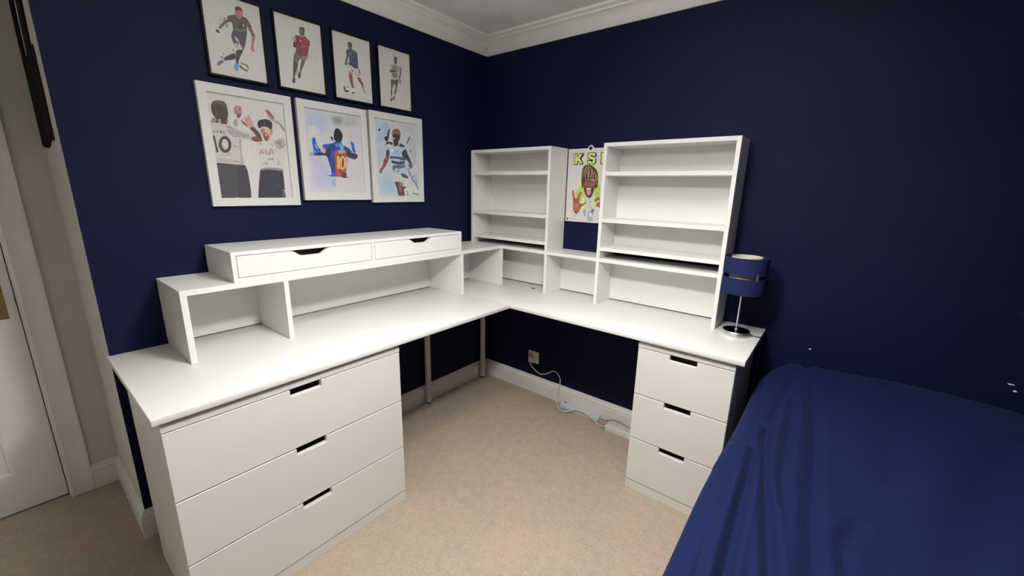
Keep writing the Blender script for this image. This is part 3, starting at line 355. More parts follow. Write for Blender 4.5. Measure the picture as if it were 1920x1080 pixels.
    'w3': '1 380 530 674|-1790 3564 54 28 80 0 80 -16 52 -16 14 -10 -10 -14 -24 -20 -24 -24 -28 -32 -34 -36 -34 -40 -30 -40 -24 -50 -22 -54 -18 -50 -14 -36 -10 -22 -6 -16 -2 4 -2 34 -6 84 -10 124 0 120;1 557 569 577|-1514 3570 50 8 80 6 82 0 58 -12 22 -34 4 -50 -10 -48 -18 -28 -28 2 -42 20 -42 26 -36 20 -26 10 -22 6 -18 6 -16 8 -20 14 -20 18 -10 16;1 370 543 660|-1784 2994 40 20 56 0 58 -10 44 -18 22 -30 10 -40 6 -44 4 -36 14 -28 16 -22 4 -18 -16 -14 -54 -12 -80 -10 -78 0 -52 20 -20 50 -4 72 10 72;1 401 504 590|-1330 3004 18 14 30 6 32 0 22 -16 8 -38 4 -58 -2 -56 -6 -34 -14 -2 -18 18 -18 28 -16 26 -16 28 -14 32 -10 32;1 446 530 646|-1782 3296 20 16 32 2 30 -10 22 -14 8 -26 -2 -34 -6 -38 -8 -32 -10 -26 -14 -24 -16 -20 -14 -14 -14 -8 -12 -2 -12 4 -8 20 -6 44 -2 60 2 60;1 493 530 590|-1400 3372 28 26 48 12 52 -4 36 -18 14 -44 4 -68 -6 -70 -10 -50 -16 -26 -24 -14 -26 0 -24 18 -26 48 -28 70 -20 72;0 203 263 326|-1728 3460 46 42 38 26 4 -22 -32 -50 -10 -56 2 0 16 56 32 50 -12 28 -42 -28 -44 -46;0 23 26 34|-1728 3454 -2 -6 -4 -6 -6 -2 -6 -2 -6 2 -4 4 0 6 2 6 4 6 6 2 6 0 6 0 2 -6;0 19 19 25|-1628 3374 -4 -12 -8 -10 -12 -8 -12 0 -10 4 -8 8 -2 12 4 12 8 10 12 6 12 2 10 -4 8 -10;2 23 26 32|-1624 3468 6 8 4 2 4 -4 0 -6 -2 -12 -4 -18 -4 -26 -8 -32 -8 -24 -6 -8 -6 0 -4 8 0 16 4 24 4 24 6 18 8 18;2 46 53 65|-1660 3338 20 4 32 0 22 -4 6 -10 -2 -10 -6 -8 -10 0 -16 6 -14 2 -12 -4 -10 -6 -8 -2 -6 10 -2 12;0 30 38 58|-1680 3316 6 -30 6 0 -6 32;0 34 35 45|-1342 3428 -28 -42 -22 -46 8 -2 30 44 20 44;0 49 57 69|-1576 3556 22 -6 2 4 -20 6;2 66 35 32|-1580 3446 2 10 6 8 8 8 12 6 14 6 16 4 14 0 14 -2 12 -4 6 -10 6 -12 2 -14 -2 -14 -2 -18 -4 -16 -8 -16 -8 -14 -8 -14 -2 -14 0 -12 -4 -12 -12 -8 -12 -4 -14 -4 -10 -2 -8 0 -6 6 -2 14 0 18 0 20 -2 16 -2 16 -2 14 -4 16 0 16;2 311 118 95|-1580 3446 4 10 8 12 10 8 12 6 14 4 14 2 14 0 12 -2 10 -6 6 -14 4 -14 0 -14 -6 -6 -12 -4 -10 0 -10 2 -10 4 -10 2 -14 -6 -12 -8 -10 -2 -8 6 -6 10;2 43 23 23|-1572 3420 4 0 6 -4 10 -4 12 2 16 2 12 0 8 -2 6 -4 2 -6 -6 -14 -12 -18 -10 -12 -14 -4 -14 2 -12 6 -6 18 -2 22;2 682 504 464|-1566 3388 8 2 8 2 6 0 2 -4 -2 -6 -2 -4 -6 -2 -8 -2 -6 2 -2 4 0 4;2 493 456 430|-1596 3448 8 6 8 2 6 -2 0 -10 -4 -14 -4 -12 -6 -2 -8 0 -4 4 0 8 2 12;2 32 44 114|-1496 3322 8 6 14 6 14 0 20 -8 20 -12 12 -8 -2 -4 -12 -2 -12 -2 -16 -4 -18 -4 -14 0 -10 8 -4 14;2 481 569 704|-1664 3274 20 10 28 8 28 6 20 0 20 -4 20 -2 24 4 24 4 24 0 20 0 18 -4 14 -8 10 -10 6 -14 4 -16 2 -16 -2 -18 -2 -16 -10 -14 -10 -14 -4 -16 8 -22 14 -26 12 -26 6 -28 2 -28 -6 -22 -22 -8 -32 -2 -34 -2 -32 -2 -34 -2 -28 2 -14 6 -8 10 -6 16 -6 22 -6 30 -4 30 -4 30 -2 32 -4 26 -6 20 -8 16 -8 12 -10 4 -12 -2 -8 2 -6 10 -2 12;2 70 103 208|-1620 3190 18 2 28 0 30 -2 32 0 32 0 30 0 18 -2 14 -4 8 -4 6 -8 -2 -10 -10 -8 -22 -2 -34 2 -34 2 -36 0 -38 0 -26 2 -16 10 -4 12;2 46 68 148|-1602 3142 24 0 38 -4 34 -2 30 4 26 4 18 0 8 -8 -2 -14 -14 -12 -28 -4 -38 -2 -32 0 -26 4 -20 4 -16 6 -8 8 -4 10;2 91 124 239|-1590 3086 10 6 18 2 22 2 36 4 40 2 30 0 12 -6 4 -10 -6 -8 -18 -4 -26 -4 -20 -4 -10 -12 -6 -12 -8 -12 -12 -6 -16 -2 -14 -2 -14 2 -12 6 -8 8 -6 16 -2 18;2 52 53 90|-1458 3242 14 18 22 14 18 6 8 -6 6 -16 6 -18 8 -18 12 -20 10 -18 8 -16 8 -16 4 -10 -8 -8 -12 -4 -14 2 -14 12 -14 20 -14 16 -14 6 -16 2 -10 6 -8 14 -4 18;2 597 667 750|-1586 3168 28 -2 36 -2 28 -2 6 -4 -4 -4 -14 -2 -24 0 -34 4 -22 2 -10 4 0 4;2 469 556 660|-1562 3062 22 4 26 -4 14 -6 -14 -14 -30 -18 -20 -8 -6 10 0 22;2 653 712 781|-1620 3270 14 4 22 -2 14 -6 0 -10 -4 -14 -8 -10 -12 -4 -14 -2 -10 4 -4 12 -2 16;2 59 60 114|-1666 3250 12 6 16 -2 12 -8 2 -14 -2 -18 -4 -18 -4 -10 -6 -8 -6 -6 -10 -4 -12 -2 -8 8 0 22 4 32;2 233 93 73|-1686 3172 18 6 20 2 12 -4 0 -12 -8 -16 -10 -18 -8 -14 -8 -14 -10 -14 -12 -14 -14 -16 -12 -12 -8 -10 -6 -6 -6 -2 -4 6 -4 8 0 10 6 10 8 12 8 12 6 12 4 14 6 16 6 16 8 16;2 203 93 77|-1774 3030 6 10 8 8 10 4 8 0 10 -2 4 -4 0 -10 -4 -12 -4 -12 -6 -6 -6 -6 -6 -2 -6 0 -6 6 -4 6 -4 6 0 8;2 667 569 513|-1772 3032 4 2 6 2 6 0 0 -6 0 -10 -2 -4 -4 2 -6 8;2 169 108 100|-1358 3132 10 6 10 6 8 -2 8 -10 6 -16 2 -16 -6 -12 -10 -12 -8 -8 -8 -2 -8 2 -6 4 -6 10 -6 12 -2 12 2 10 6 8;2 667 667 646|-1582 2986 32 8 46 -2 42 -2 34 2 32 0 20 -6 10 -16 0 -22 -2 -22 6 -22 6 -22 -2 -18 -16 -14 -24 -12 -28 -2 -30 14 -34 20 -30 16 -24 8 -22 6 -14 10 -10 24 -2 30;2 116 108 90|-1486 3010 12 2 16 -2 18 -6 20 -8 20 -10 14 -10 4 -8 -4 -8 -6 -6 -14 0 -18 4 -18 4 -16 4 -14 8 -10 8 -6 10 -2 12;2 116 57 45|-1576 2910 18 6 28 0 22 -4 12 -12 8 -16 10 -14 20 -6 24 -4 14 -6 0 -12 -10 -16 -8 -16 -2 -16 -2 -18 -10 -14 -22 -6 -30 -2 -22 4 -10 16 -4 22 -4 22 -6 18 -6 18 -6 14 -8 18 -6 14;2 330 200 173|-1518 2904 8 6 12 4 12 0 12 -6 12 -10 6 -10 -2 -8 -10 -6 -10 -4 -10 0 -12 4 -10 4 -6 8 -4 10;2 284 179 154|-1520 2862 4 8 8 0 8 -4 6 -16 6 -22 2 -18 -6 -8 -8 -4 -8 4 -6 16 -6 24;2 727 728 618|-1448 2836 24 8 34 0 30 2 18 10 14 12 14 6 16 -6 14 -12 14 -16 16 -24 16 -28 0 -20 -26 -6 -40 0 -38 2 -32 -6 -32 -4 -24 4 -14 24 -8 30;0 55 47 42|-1438 2800 28 8 8 -40 -28 -8 2 -4 38 10 -10 48 -40 -10;0 34 30 29|-1340 2782 66 -6 30 -14 4 4 -30 20 -70 2;0 66 68 77|-1396 3070 28 -60 42 -68 42 -44 34 -60 6 2 -30 64 -44 42 -40 68 -32 58;0 32 33 37|-1340 2958 46 -50 8 4 -48 50;0 49 53 65|-1334 3264 0 -2 -4 -4 -2 0 -4 0 -4 0 -2 2 -2 4 2 2 2 2 4 2 4 0 4 0 2 -2;0 66 72 81|-1310 2980 0 -4 -2 -2 -4 -2 -4 0 -4 2 -2 2 0 2 0 4 2 2 4 2 4 0 4 -2 2 -2',
    'poster': '0 319 328 316|1400 3292 26 2 0 -20 -26 0;0 319 328 316|1402 3252 26 2 0 -20 -26 0;0 319 328 316|1406 3212 24 0 2 -18 -26 -2;0 319 328 316|1408 3174 26 0 0 -18 -26 -2;0 514 535 520|1406 3290 14 0 0 -14 -14 0;0 514 535 520|1410 3250 12 0 0 -14 -14 0;0 514 535 520|1412 3208 14 0 -2 -12 -12 0;0 514 535 520|1414 3170 14 0 0 -12 -14 -2;0 17 17 15|1438 3294 38 2 4 -34 26 32 50 0 10 -22 -34 -44 34 -52 -12 -18 -38 4 -24 34 -4 -40 -32 0 -16 12;0 632 800 227|1446 3288 24 2 2 -42 40 40 32 -4 -38 -48 44 -60 -30 -4 -38 44 -6 -48 -30 0;0 17 17 15|1612 3282 22 18 76 -4 22 -20 0 -30 -22 -2 22 -22 0 -44 -20 -22 -78 10 -22 14 0 34 28 2 -30 22;0 632 800 227|1622 3276 16 16 62 -4 14 -14 -2 -20 -28 2 -2 8 -32 4 0 -14 56 -16 12 -16 -2 -40 -16 -14 -70 8 -8 12 2 18 26 -2 4 -10 32 -2 0 22 -52 14 -14 16;0 17 17 15|1782 3296 46 -2 8 -136 -52 2;0 632 800 227|1792 3288 26 -2 6 -116 -30 0;2 578 752 189|1550 3110 4 16 2 14 6 12 12 8 14 6 16 4 18 0 18 0 18 -2 18 -4 18 -6 18 -10 16 -10 14 -16 12 -16 10 -16 10 -20 8 -22 6 -26 8 -28 4 -28 4 -28 4 -28 2 -28 0 -28 2 -28 -2 -28 0 -28 -2 -30 -4 -28 -10 -26 -12 -26 -12 -18 -10 -8 -10 2 -10 14 -6 38 -8 52 -14 38 -36 12 -42 -4 -32 -12 -6 -18 8 -24 6 -26 0 -28 0 -28 -2 -20 -8 -4 -12 6 -12 10 -12 18 -12 26 -16 26 -20 28 -22 32 -16 26 -2 18 4 12 6 14 10 14 12 14 12 16 4 18 4 20 2 22 4 28 2 30 4 28 4 28 4 26;2 466 645 125|1486 2842 10 16 14 16 14 12 14 14 12 12 12 0 14 -16 14 -26 10 -26 6 -24 2 -24 -4 -20 -14 -18 -24 -16 -22 -4 -20 10 -20 20 -14 22 -6 18 -2 16;2 432 602 137|1740 2914 10 16 14 6 12 -4 12 -10 8 -18 8 -22 4 -26 2 -32 -4 -26 -12 -24 -16 -20 -16 -8 -14 6 -12 18 -6 26 -2 38 4 46;2 704 800 307|1574 2766 10 10 12 4 8 -4 6 -18 0 -28 0 -24 -4 -22 -6 -22 -8 -10 -12 4 -14 12 -8 18 2 26 6 30;2 591 631 533|1602 2792 10 2 14 -14 18 -12 16 -2 18 4 14 8 10 22 8 28 6 10 6 -20 4 -36 2 -38 0 -30 -4 -32 -2 -32 -4 -42 -2 -42 -6 -32 -12 -12 -14 0 -14 10 -10 24 -8 34 -8 30 -10 10 -12 6 -8 16 -8 46 -6 56;2 170 62 49|1568 2948 2 14 6 12 12 8 22 2 30 0 26 -2 28 -2 24 -6 18 -8 6 -18 -2 -20 -4 -22 -4 -20 -6 -20 -6 -20 -6 -18 -6 -18 -8 -16 -10 -10 -10 -8 -12 -4 -12 4 -12 6 -12 12 -12 14 -12 18 -8 18 -6 14 -4 14 -6 16 -6 18 -6 22;2 368 158 125|1594 2956 10 4 14 2 12 -2 4 -8 0 -12 -2 -10 -10 -4 -10 -2 -10 2 -6 8 -2 12;2 368 158 125|1678 2956 14 2 20 -2 14 -4 2 -8 -2 -10 -6 -6 -10 -4 -14 0 -10 2 -6 10 -4 12;2 266 96 76|1630 2948 14 4 20 4 14 -4 8 -10 4 -16 0 -12 -8 -6 -12 -6 -12 0 -12 0 -10 4 -8 8 -4 10 0 14;2 50 20 21|1600 2878 2 10 10 0 12 0 22 2 26 0 22 -2 12 2 8 -2 4 -8 -2 -22 -8 -30 -8 -24 -12 -14 -12 -6 -12 -2 -12 0 -12 8 -12 12 -12 24 -10 30;2 800 785 645|1626 2888 18 2 22 0 18 -2 4 -4 -2 -4 -6 -6 -14 -2 -18 0 -14 0 -8 4 -4 8;2 646 264 279|1626 2862 16 6 22 2 16 -2 4 -10 0 -16 -4 -14 -4 -10 -8 -10 -8 -6 -8 4 -8 8 -6 10 -8 12 -6 14;2 36 17 17|1590 2952 12 0 16 -2 12 -2 4 -2 0 -4 -6 -2 -10 0 -14 2 -12 2 -4 2 -2 4;2 36 17 17|1682 2946 10 2 16 0 12 -2 4 -2 -2 -2 -4 -2 -10 0 -14 -2 -10 2 -6 2 0 2;2 47 29 27|1550 2990 -2 26 0 26 2 24 2 24 4 20 6 16 10 12 10 10 14 8 14 4 16 2 18 0 20 -6 20 -10 20 -14 18 -14 16 -18 12 -18 10 -20 4 -24 4 -22 2 -24 2 -22 -2 -22 -2 -20 -2 -20 -6 -14 -8 -6 -10 2 -6 8 0 16 2 24 -2 18 -8 16 -10 12 -14 6 -12 0 -12 -4 -14 -4 -12 2 -14 4 -14 2 -10 -4 -10 -6 -8 -6 -6 -8 -6 -8 -6 -10 -4 -22 -2 -26 -4 -14 -6 6 -4 18 -4 20 -4 18 -2 20;0 578 369 182|1612 3152 -28 -50 0 -70 4 0 6 68 24 50;0 646 424 212|1626 3154 12 -70 4 -86 4 0 4 86 -18 70;0 539 328 162|1652 3146 22 -56 16 -42 6 2 -14 42 -26 54;0 454 264 131|1604 3134 12 -68 30 -76 6 0 -26 78 -16 66;0 646 402 189|1684 3108 -8 -58 -8 -60 6 0 12 58 4 60;0 539 328 162|1710 3092 -8 -60 -4 -50 6 0 8 50 2 58;0 489 290 143|1730 3074 4 -50 -2 -58 4 -2 8 60 -10 50;0 421 238 125|1752 3040 -2 -50 -4 -58 4 0 10 58 -4 50;0 319 185 99|1572 3110 -14 -60 0 -60 4 0 6 60 8 58;0 368 207 109|1598 3084 -6 -60 14 -42 4 0 -8 42 0 60;2 319 101 64|1428 2858 4 8 6 2 8 -2 4 -10 6 -16 6 -16 6 -20 6 -20 6 -12 8 -6 10 2 8 8 8 18 10 22 8 18 10 8 8 2 8 0 4 -2 2 -4 0 -8 -6 -16 -10 -20 -6 -20 -4 -20 0 -18 2 -16 10 -10 14 -4 14 -2 14 6 16 10 14 8 8 0 8 -4 0 -4 -8 -8 -12 -10 -14 -10 -14 -10 -14 -10 -10 -12 -8 -16 -8 -16 -8 -14 -12 -12 -14 -12 -12 -4 -14 2 -12 6 -10 12 -6 16 -6 20 -4 22 -2 22 0 26 0 22 -4 22 -4 20 -4 20 -4 24 -4 22;2 432 152 104|1454 2700 8 10 16 2 18 -2 16 -8 16 -12 10 -14 0 -16 -8 -16 -8 -12 -14 -10 -14 -6 -14 4 -12 22 -10 32;2 93 24 25|1480 2612 12 -6 14 -10 12 -6 10 8 10 14 4 6 2 -2 0 -8 -6 -8 -8 -6 -14 -8 -12 -4 -10 0 -10 6 -8 6 -2 6 2 8;2 301 96 64|1742 2758 10 10 14 10 12 6 12 6 10 0 8 -10 6 -30 6 -40 0 -30 -8 -12 -12 -2 -12 4 -10 6 -8 12 -4 10 4 8 10 8 4 6 -10 6 -14 4 -12 6 -6 6 -2 8;2 646 631 602|1772 2746 8 6 10 6 10 2 4 -8 4 -12 -2 -10 -6 -4 -8 -2 -8 0 -6 6 -6 8;2 646 675 706|1440 2628 4 0 10 -8 12 -10 12 -10 12 -14 14 -4 14 4 14 14 12 10 6 8 4 6 4 0 4 -14 2 -20 -2 -20 -10 -16 -14 -14 -16 -8 -18 2 -22 8 -18 14 -12 24 -10 28;0 319 338 367|1442 2622 24 -58 56 -28 2 2 -54 30 -26 56;2 319 359 422|1594 2626 8 8 14 6 12 -4 8 -20 4 -28 2 -22 -2 -10 -4 -6 -8 2 -6 10 -10 14 -6 14 -8 14 -4 12;2 388 436 520|1664 2612 10 10 14 10 14 8 12 6 12 2 10 2 8 -2 6 -6 2 -8 -6 -16 -8 -18 -6 -20 2 -24 4 -26 -2 -20 -18 -8 -26 -2 -20 6 -10 16 -2 24 -2 22 0 16 2 14;2 646 705 753|1680 2594 10 6 14 4 10 -4 6 -10 4 -16 -2 -12 -8 -6 -14 -2 -12 2 -6 10 -2 16;2 122 140 175|1712 2640 10 8 14 4 10 -2 0 -8 -2 -14 -6 -12 -6 -10 -8 -8 -6 -2 -6 12 -2 18;2 689 721 737|1750 2650 14 18 18 10 14 0 10 -10 6 -18 2 -22 0 -30 -6 -34 -10 -24 -16 -12 -20 -2 -12 12 -6 32 0 44;0 22 22 23|1374 2534 28 -16 -28 -20;0 64 66 68|1440 2518 0 -2 -2 -4 -4 0 -4 0 -2 0 -4 2 0 4 0 2 2 4 4 2 4 0 4 -2 2 -2;0 107 112 114|1488 2518 0 -2 -4 -4 -4 0 -6 0 -4 0 -4 2 0 2 0 4 4 2 4 2 4 0 6 -2 2 -2;0 421 436 434|1508 2504 114 0 0 2 -114 0;0 319 328 336|1756 2520 44 0 0 2 -44 0',
}

# ------------------------------------------------------------------ the room
CEIL = 2.38
WEND = -2.068            # free end of the picture wall
RX, RY = 3.12, -3.15     # unseen right wall and wall behind the camera
DX = -0.55               # wall with the door, set back beside the picture wall

b = bmesh.new()
bx(b, -0.72, RX + .1, RY - .1, 0.1, -0.06, 0.0)
struct('floor', b, 'carpet', label='mottled beige carpet floor')
b = bmesh.new()
bx(b, -0.72, RX + .1, RY - .1, 0.1, CEIL, CEIL + .06)
struct('ceiling', b, 'ceiling_paint', label='off-white plaster ceiling')

b = bmesh.new()
bx(b, DX - .1, 0.0, WEND, 0.0, 0.0, CEIL)
for f in b.faces:
    f.material_index = 0 if f.normal.x > .5 else 1
struct('wall_left', b, ['navy_wall', 'white_wall'], label='navy picture wall with a white end face')
b = bmesh.new()
bx(b, DX - .1, RX + .1, 0.0, 0.1, 0.0, CEIL)
wall_back = struct('wall_back', b, 'navy_wall', label='navy wall behind the shelf units and bed')
b = bmesh.new()
bx(b, RX, RX + .1, RY, 0.0, 0.0, CEIL)
struct('wall_right', b, 'navy_wall')
b = bmesh.new()
bx(b, DX - .1, RX + .1, RY - .1, RY, 0.0, CEIL)
struct('wall_front', b, 'white_wall')
DY0, DY1, DH = -3.012, -2.252, 1.985     # door leaf
b = bmesh.new()
bx(b, DX - .1, DX, DY1 + .012, WEND, 0.0, CEIL)
bx(b, DX - .1, DX, DY0 - .012, DY1 + .012, DH + .012, CEIL)
bx(b, DX - .1, DX, RY, DY0 - .012, 0.0, CEIL)
struct('wall_door', b, 'white_wall', label='white wall with the door, set back')

# chipped paint spots on the back wall
for k, (x, z, w, h) in enumerate([(2.018, .744, .007, .0035), (2.622, .769, .010, .0030), (2.637, .746, .006, .0035)]):
    b = bmesh.new()
    pts = [(x + w * math.cos(a) * random.uniform(.7, 1.2), z + h * math.sin(a) * random.uniform(.7, 1.2)) for a in [i * math.pi / 4 for i in range(8)]]
    prism(b, pts, 'y', -0.0008, 0.0)
    struct('paint_chip', b, 'paint_chip', wall_back, label='white chip in the navy paint')

# cornice: profile (distance from wall, height)
CP = [(0, 2.286), (.010, 2.286), (.013, 2.293), (.017, 2.297), (.020, 2.309), (.027, 2.324), (.038, 2.338), (.052, 2.347), (.066, 2.351), (.070, 2.352), (.070, 2.361), (.080, 2.364), (.090, 2.368), (.092, 2.38), (0, 2.38)]
def run_profile(prof, starts, ends):
    """prof points (d,z); starts/ends: functions d -> (x,y)"""
    b = bmesh.new()
    A = [b.verts.new((*starts(d), z)) for d, z in prof]
    B = [b.verts.new((*ends(d), z)) for d, z in prof]
    n = len(prof)
    for i in range(n):
        b.faces.new((A[i], A[(i + 1) % n], B[(i + 1) % n], B[i]))
    b.faces.new(A)
    b.faces.new(B)
    bmesh.ops.recalc_face_normals(b, faces=b.faces[:])
    return b
struct('trim_1', run_profile(CP, lambda d: (d, -d), lambda d: (d, WEND)), 'plaster_white', label='white coved cornice above the pictures', smooth=True)
struct('trim_2', run_profile(CP, lambda d: (d, -d), lambda d: (RX, -d)), 'plaster_white', label='white coved cornice above the shelf units', smooth=True)
# skirting boards
SP = [(0, 0), (.018, 0), (.018, .080), (.0145, .083), (.0145, .086), (.018, .089), (.0175, .097), (.013, .105), (.009, .109), (.009, .115), (.004, .121), (0, .122)]
struct('baseboard_left', run_profile(SP, lambda d: (d, -d), lambda d: (d, WEND - d)), 'white_gloss', label='white moulded skirting board below the pictures', smooth=True)
struct('baseboard_back', run_profile(SP, lambda d: (d, -d), lambda d: (RX, -d)), 'white_gloss', label='white moulded skirting board behind the cable', smooth=True)
struct('baseboard_end', run_profile(SP, lambda d: (d, WEND - d), lambda d: (DX + d, WEND - d)), 'white_gloss', label='white skirting board on the wall end', smooth=True)
struct('baseboard_door', run_profile(SP, lambda d: (DX + d, WEND - d), lambda d: (DX + d, -2.168)), 'white_gloss', label='short white skirting board beside the door frame', smooth=True)

# door lining and architrave
AP = [(0, 0), (.016, .004), (.018, .012), (.014, .020), (.014, .060), (.018, .066), (.018, .080), (0, .080)]   # (depth from wall, across)
b = bmesh.new()
def casing_v(b, y_in, sgn):
    pts = [(DX + d, y_in + sgn * a) for d, a in AP]
    A = [b.verts.new((x, y, 0)) for x, y in pts]
    B = [b.verts.new((x, y, DH + .09)) for x, y in pts]
    n = len(pts)
    for i in range(n):
        b.faces.new((A[i], A[(i + 1) % n], B[(i + 1) % n], B[i]))
    b.faces.new(A)
    b.faces.new(B)
casing_v(b, DY1 + .005, 1)
casing_v(b, DY0 - .005, -1)
bx(b, DX, DX + .016, DY0 - .09, DY1 + .09, DH + .005, DH + .09)
bx(b, DX - .1, DX, DY1 + .003, DY1 + .012, 0, DH + .012)
bx(b, DX - .1, DX, DY0 - .012, DY0 - .003, 0, DH + .012)
bx(b, DX - .1, DX, DY0, DY1, DH + .003, DH + .012)
bmesh.ops.recalc_face_normals(b, faces=b.faces[:])
struct('trim_3', b, 'white_gloss', label='white door frame', smooth=True)

# the door: leaf with four recessed panels
XF = DX - .025
b = bmesh.new()
ys = [DY0, DY0 + .115, DY0 + .335, DY1 - .355, DY1 - .135, DY1]
ys = [DY0, DY0 + .120, -2.690, -2.600, DY1 - .132, DY1]
zs = [.008, .182, .86, 1.02, 1.83, DH]
bx(b, XF - .040, XF - .010, DY0, DY1, zs[0], DH)
for y0, y1, z0, z1 in [(ys[0], ys[1], zs[0], DH), (ys[4], ys[5], zs[0], DH), (ys[1], ys[4], zs[0], zs[1]), (ys[1], ys[4], zs[2], zs[3]), (ys[1], ys[4], zs[4], DH), (ys[2], ys[3], zs[1], zs[2]), (ys[2], ys[3], zs[3], zs[4])]:
    bx(b, XF - .010, XF, y0, y1, z0, z1)
door = struct('door_1', b, 'white_gloss', label='white panelled door with a brass lock plate')
for (y0, y1) in ((ys[1], ys[2]), (ys[3], ys[4])):
    for (z0, z1) in ((zs[1], zs[2]), (zs[3], zs[4])):
        b = bmesh.new()
        rings = []
        for ins, dx in ((0, 0), (.010, -.003), (.016, -.0095), (.030, -.0095), (.052, -.002)):
            rings.append([b.verts.new((XF + dx, y, z)) for y, z in ((y0 + ins, z0 + ins), (y1 - ins, z0 + ins), (y1 - ins, z1 - ins), (y0 + ins, z1 - ins))])
        for p, q in zip(rings, rings[1:]):
            for k in range(4):
                b.faces.new((p[k], p[(k + 1) % 4], q[(k + 1) % 4], q[k]))
        b.faces.new(rings[-1])
        back = [b.verts.new((XF - .0098, y, z)) for y, z in ((y0, z0), (y1, z0), (y1, z1), (y0, z1))]
        for k in range(4):
            b.faces.new((back[k], back[(k + 1) % 4], rings[0][(k + 1) % 4], rings[0][k]))
        bmesh.ops.recalc_face_normals(b, faces=b.faces[:])
        struct('door_panel', b, 'white_gloss', door)
pl = struct('lock_plate', box(XF, XF + .003, -2.320, -2.279, .868, 1.020, .001), 'brass', door, label='brass lock plate')
b = bmesh.new()
lathe(b, [(0, 0), (.022, 0), (.022, .006), (.010, .008), (.010, .045), (0, .045)], (0, 0, 0), 20)
for v in b.verts:
    v.co = Vector((XF + .003 + v.co.z, -2.300 + v.co.x, .970 + v.co.y))
tube(b, [Vector(p) for p in ((XF + .043, -2.300, .970), (XF + .046, -2.33, .970), (XF + .046, -2.38, .968), (XF + .043, -2.415, .962))], .008, 10)
struct('handle', b, 'brass', pl, smooth=True)
b = bmesh.new()
lathe(b, [(0, 0), (.004, 0), (.004, .0006), (0, .0006)], (0, 0, 0), 12)
for v in b.verts:
    v.co = Vector((XF + .003 + v.co.z, -2.300 + v.co.x, .905 + v.co.y))
struct('keyhole', b, 'black_plastic', pl)
struct('latch', box(XF - .004, XF + .012, DY1 - .001, DY1 + .006, .925, .955, .001), 'inner_dark', door)

# ------------------------------------------------------------------ desks
T, TB = 0.799, 0.778
WALL_GAP = 0.003
t = thing('desk', 'long white desktop under the pictures, over the wide chest of drawers', 'desk', (.33, -1.3, 0), 'white corner desk')
b = box(.0005, .6610, -2.0756, -.5248, TB, T, .003, 2)
obj('desktop', b, 'white_laminate', t, smooth=True)
def leg(t, x, y):
    b = bmesh.new()
    lathe(b, [(0, .012), (.0195, .012), (.0195, .755), (.0195, .757), (0, .757)], (x, y, 0), 24)
    o = obj('leg', b, 'leg_metal', t, smooth=True)
    b = bmesh.new()
    lathe(b, [(0, 0), (.015, 0), (.017, .003), (.017, .012), (0, .012)], (x, y, 0), 24)
    obj('foot', b, 'rubber_black', o, smooth=True)
    b = bmesh.new()
    lathe(b, [(0, .757), (.03, .757), (.03, TB), (0, TB)], (x, y, 0), 24)
    obj('mounting_plate', b, 'leg_metal', o, smooth=True)
leg(t, .040, -.612)
t = thing('desk', 'white desktop under the two shelf units, over the narrow chest of drawers', 'desk', (.9, -.26, 0), 'white corner desk')
b = box(.0005, 1.8346, -.524, -.002, TB, T, .003, 2)
dt = obj('desktop', b, 'white_laminate', t, smooth=True)
b = bmesh.new()
lathe(b, [(0, -.002), (.014, -.002), (.014, .0002), (0, .0002)], (.525, -.112, T), 20)
obj('cable_hole', b, 'inner_dark', dt, label='small dark hole in the desktop')
leg(t, .044, -.078)

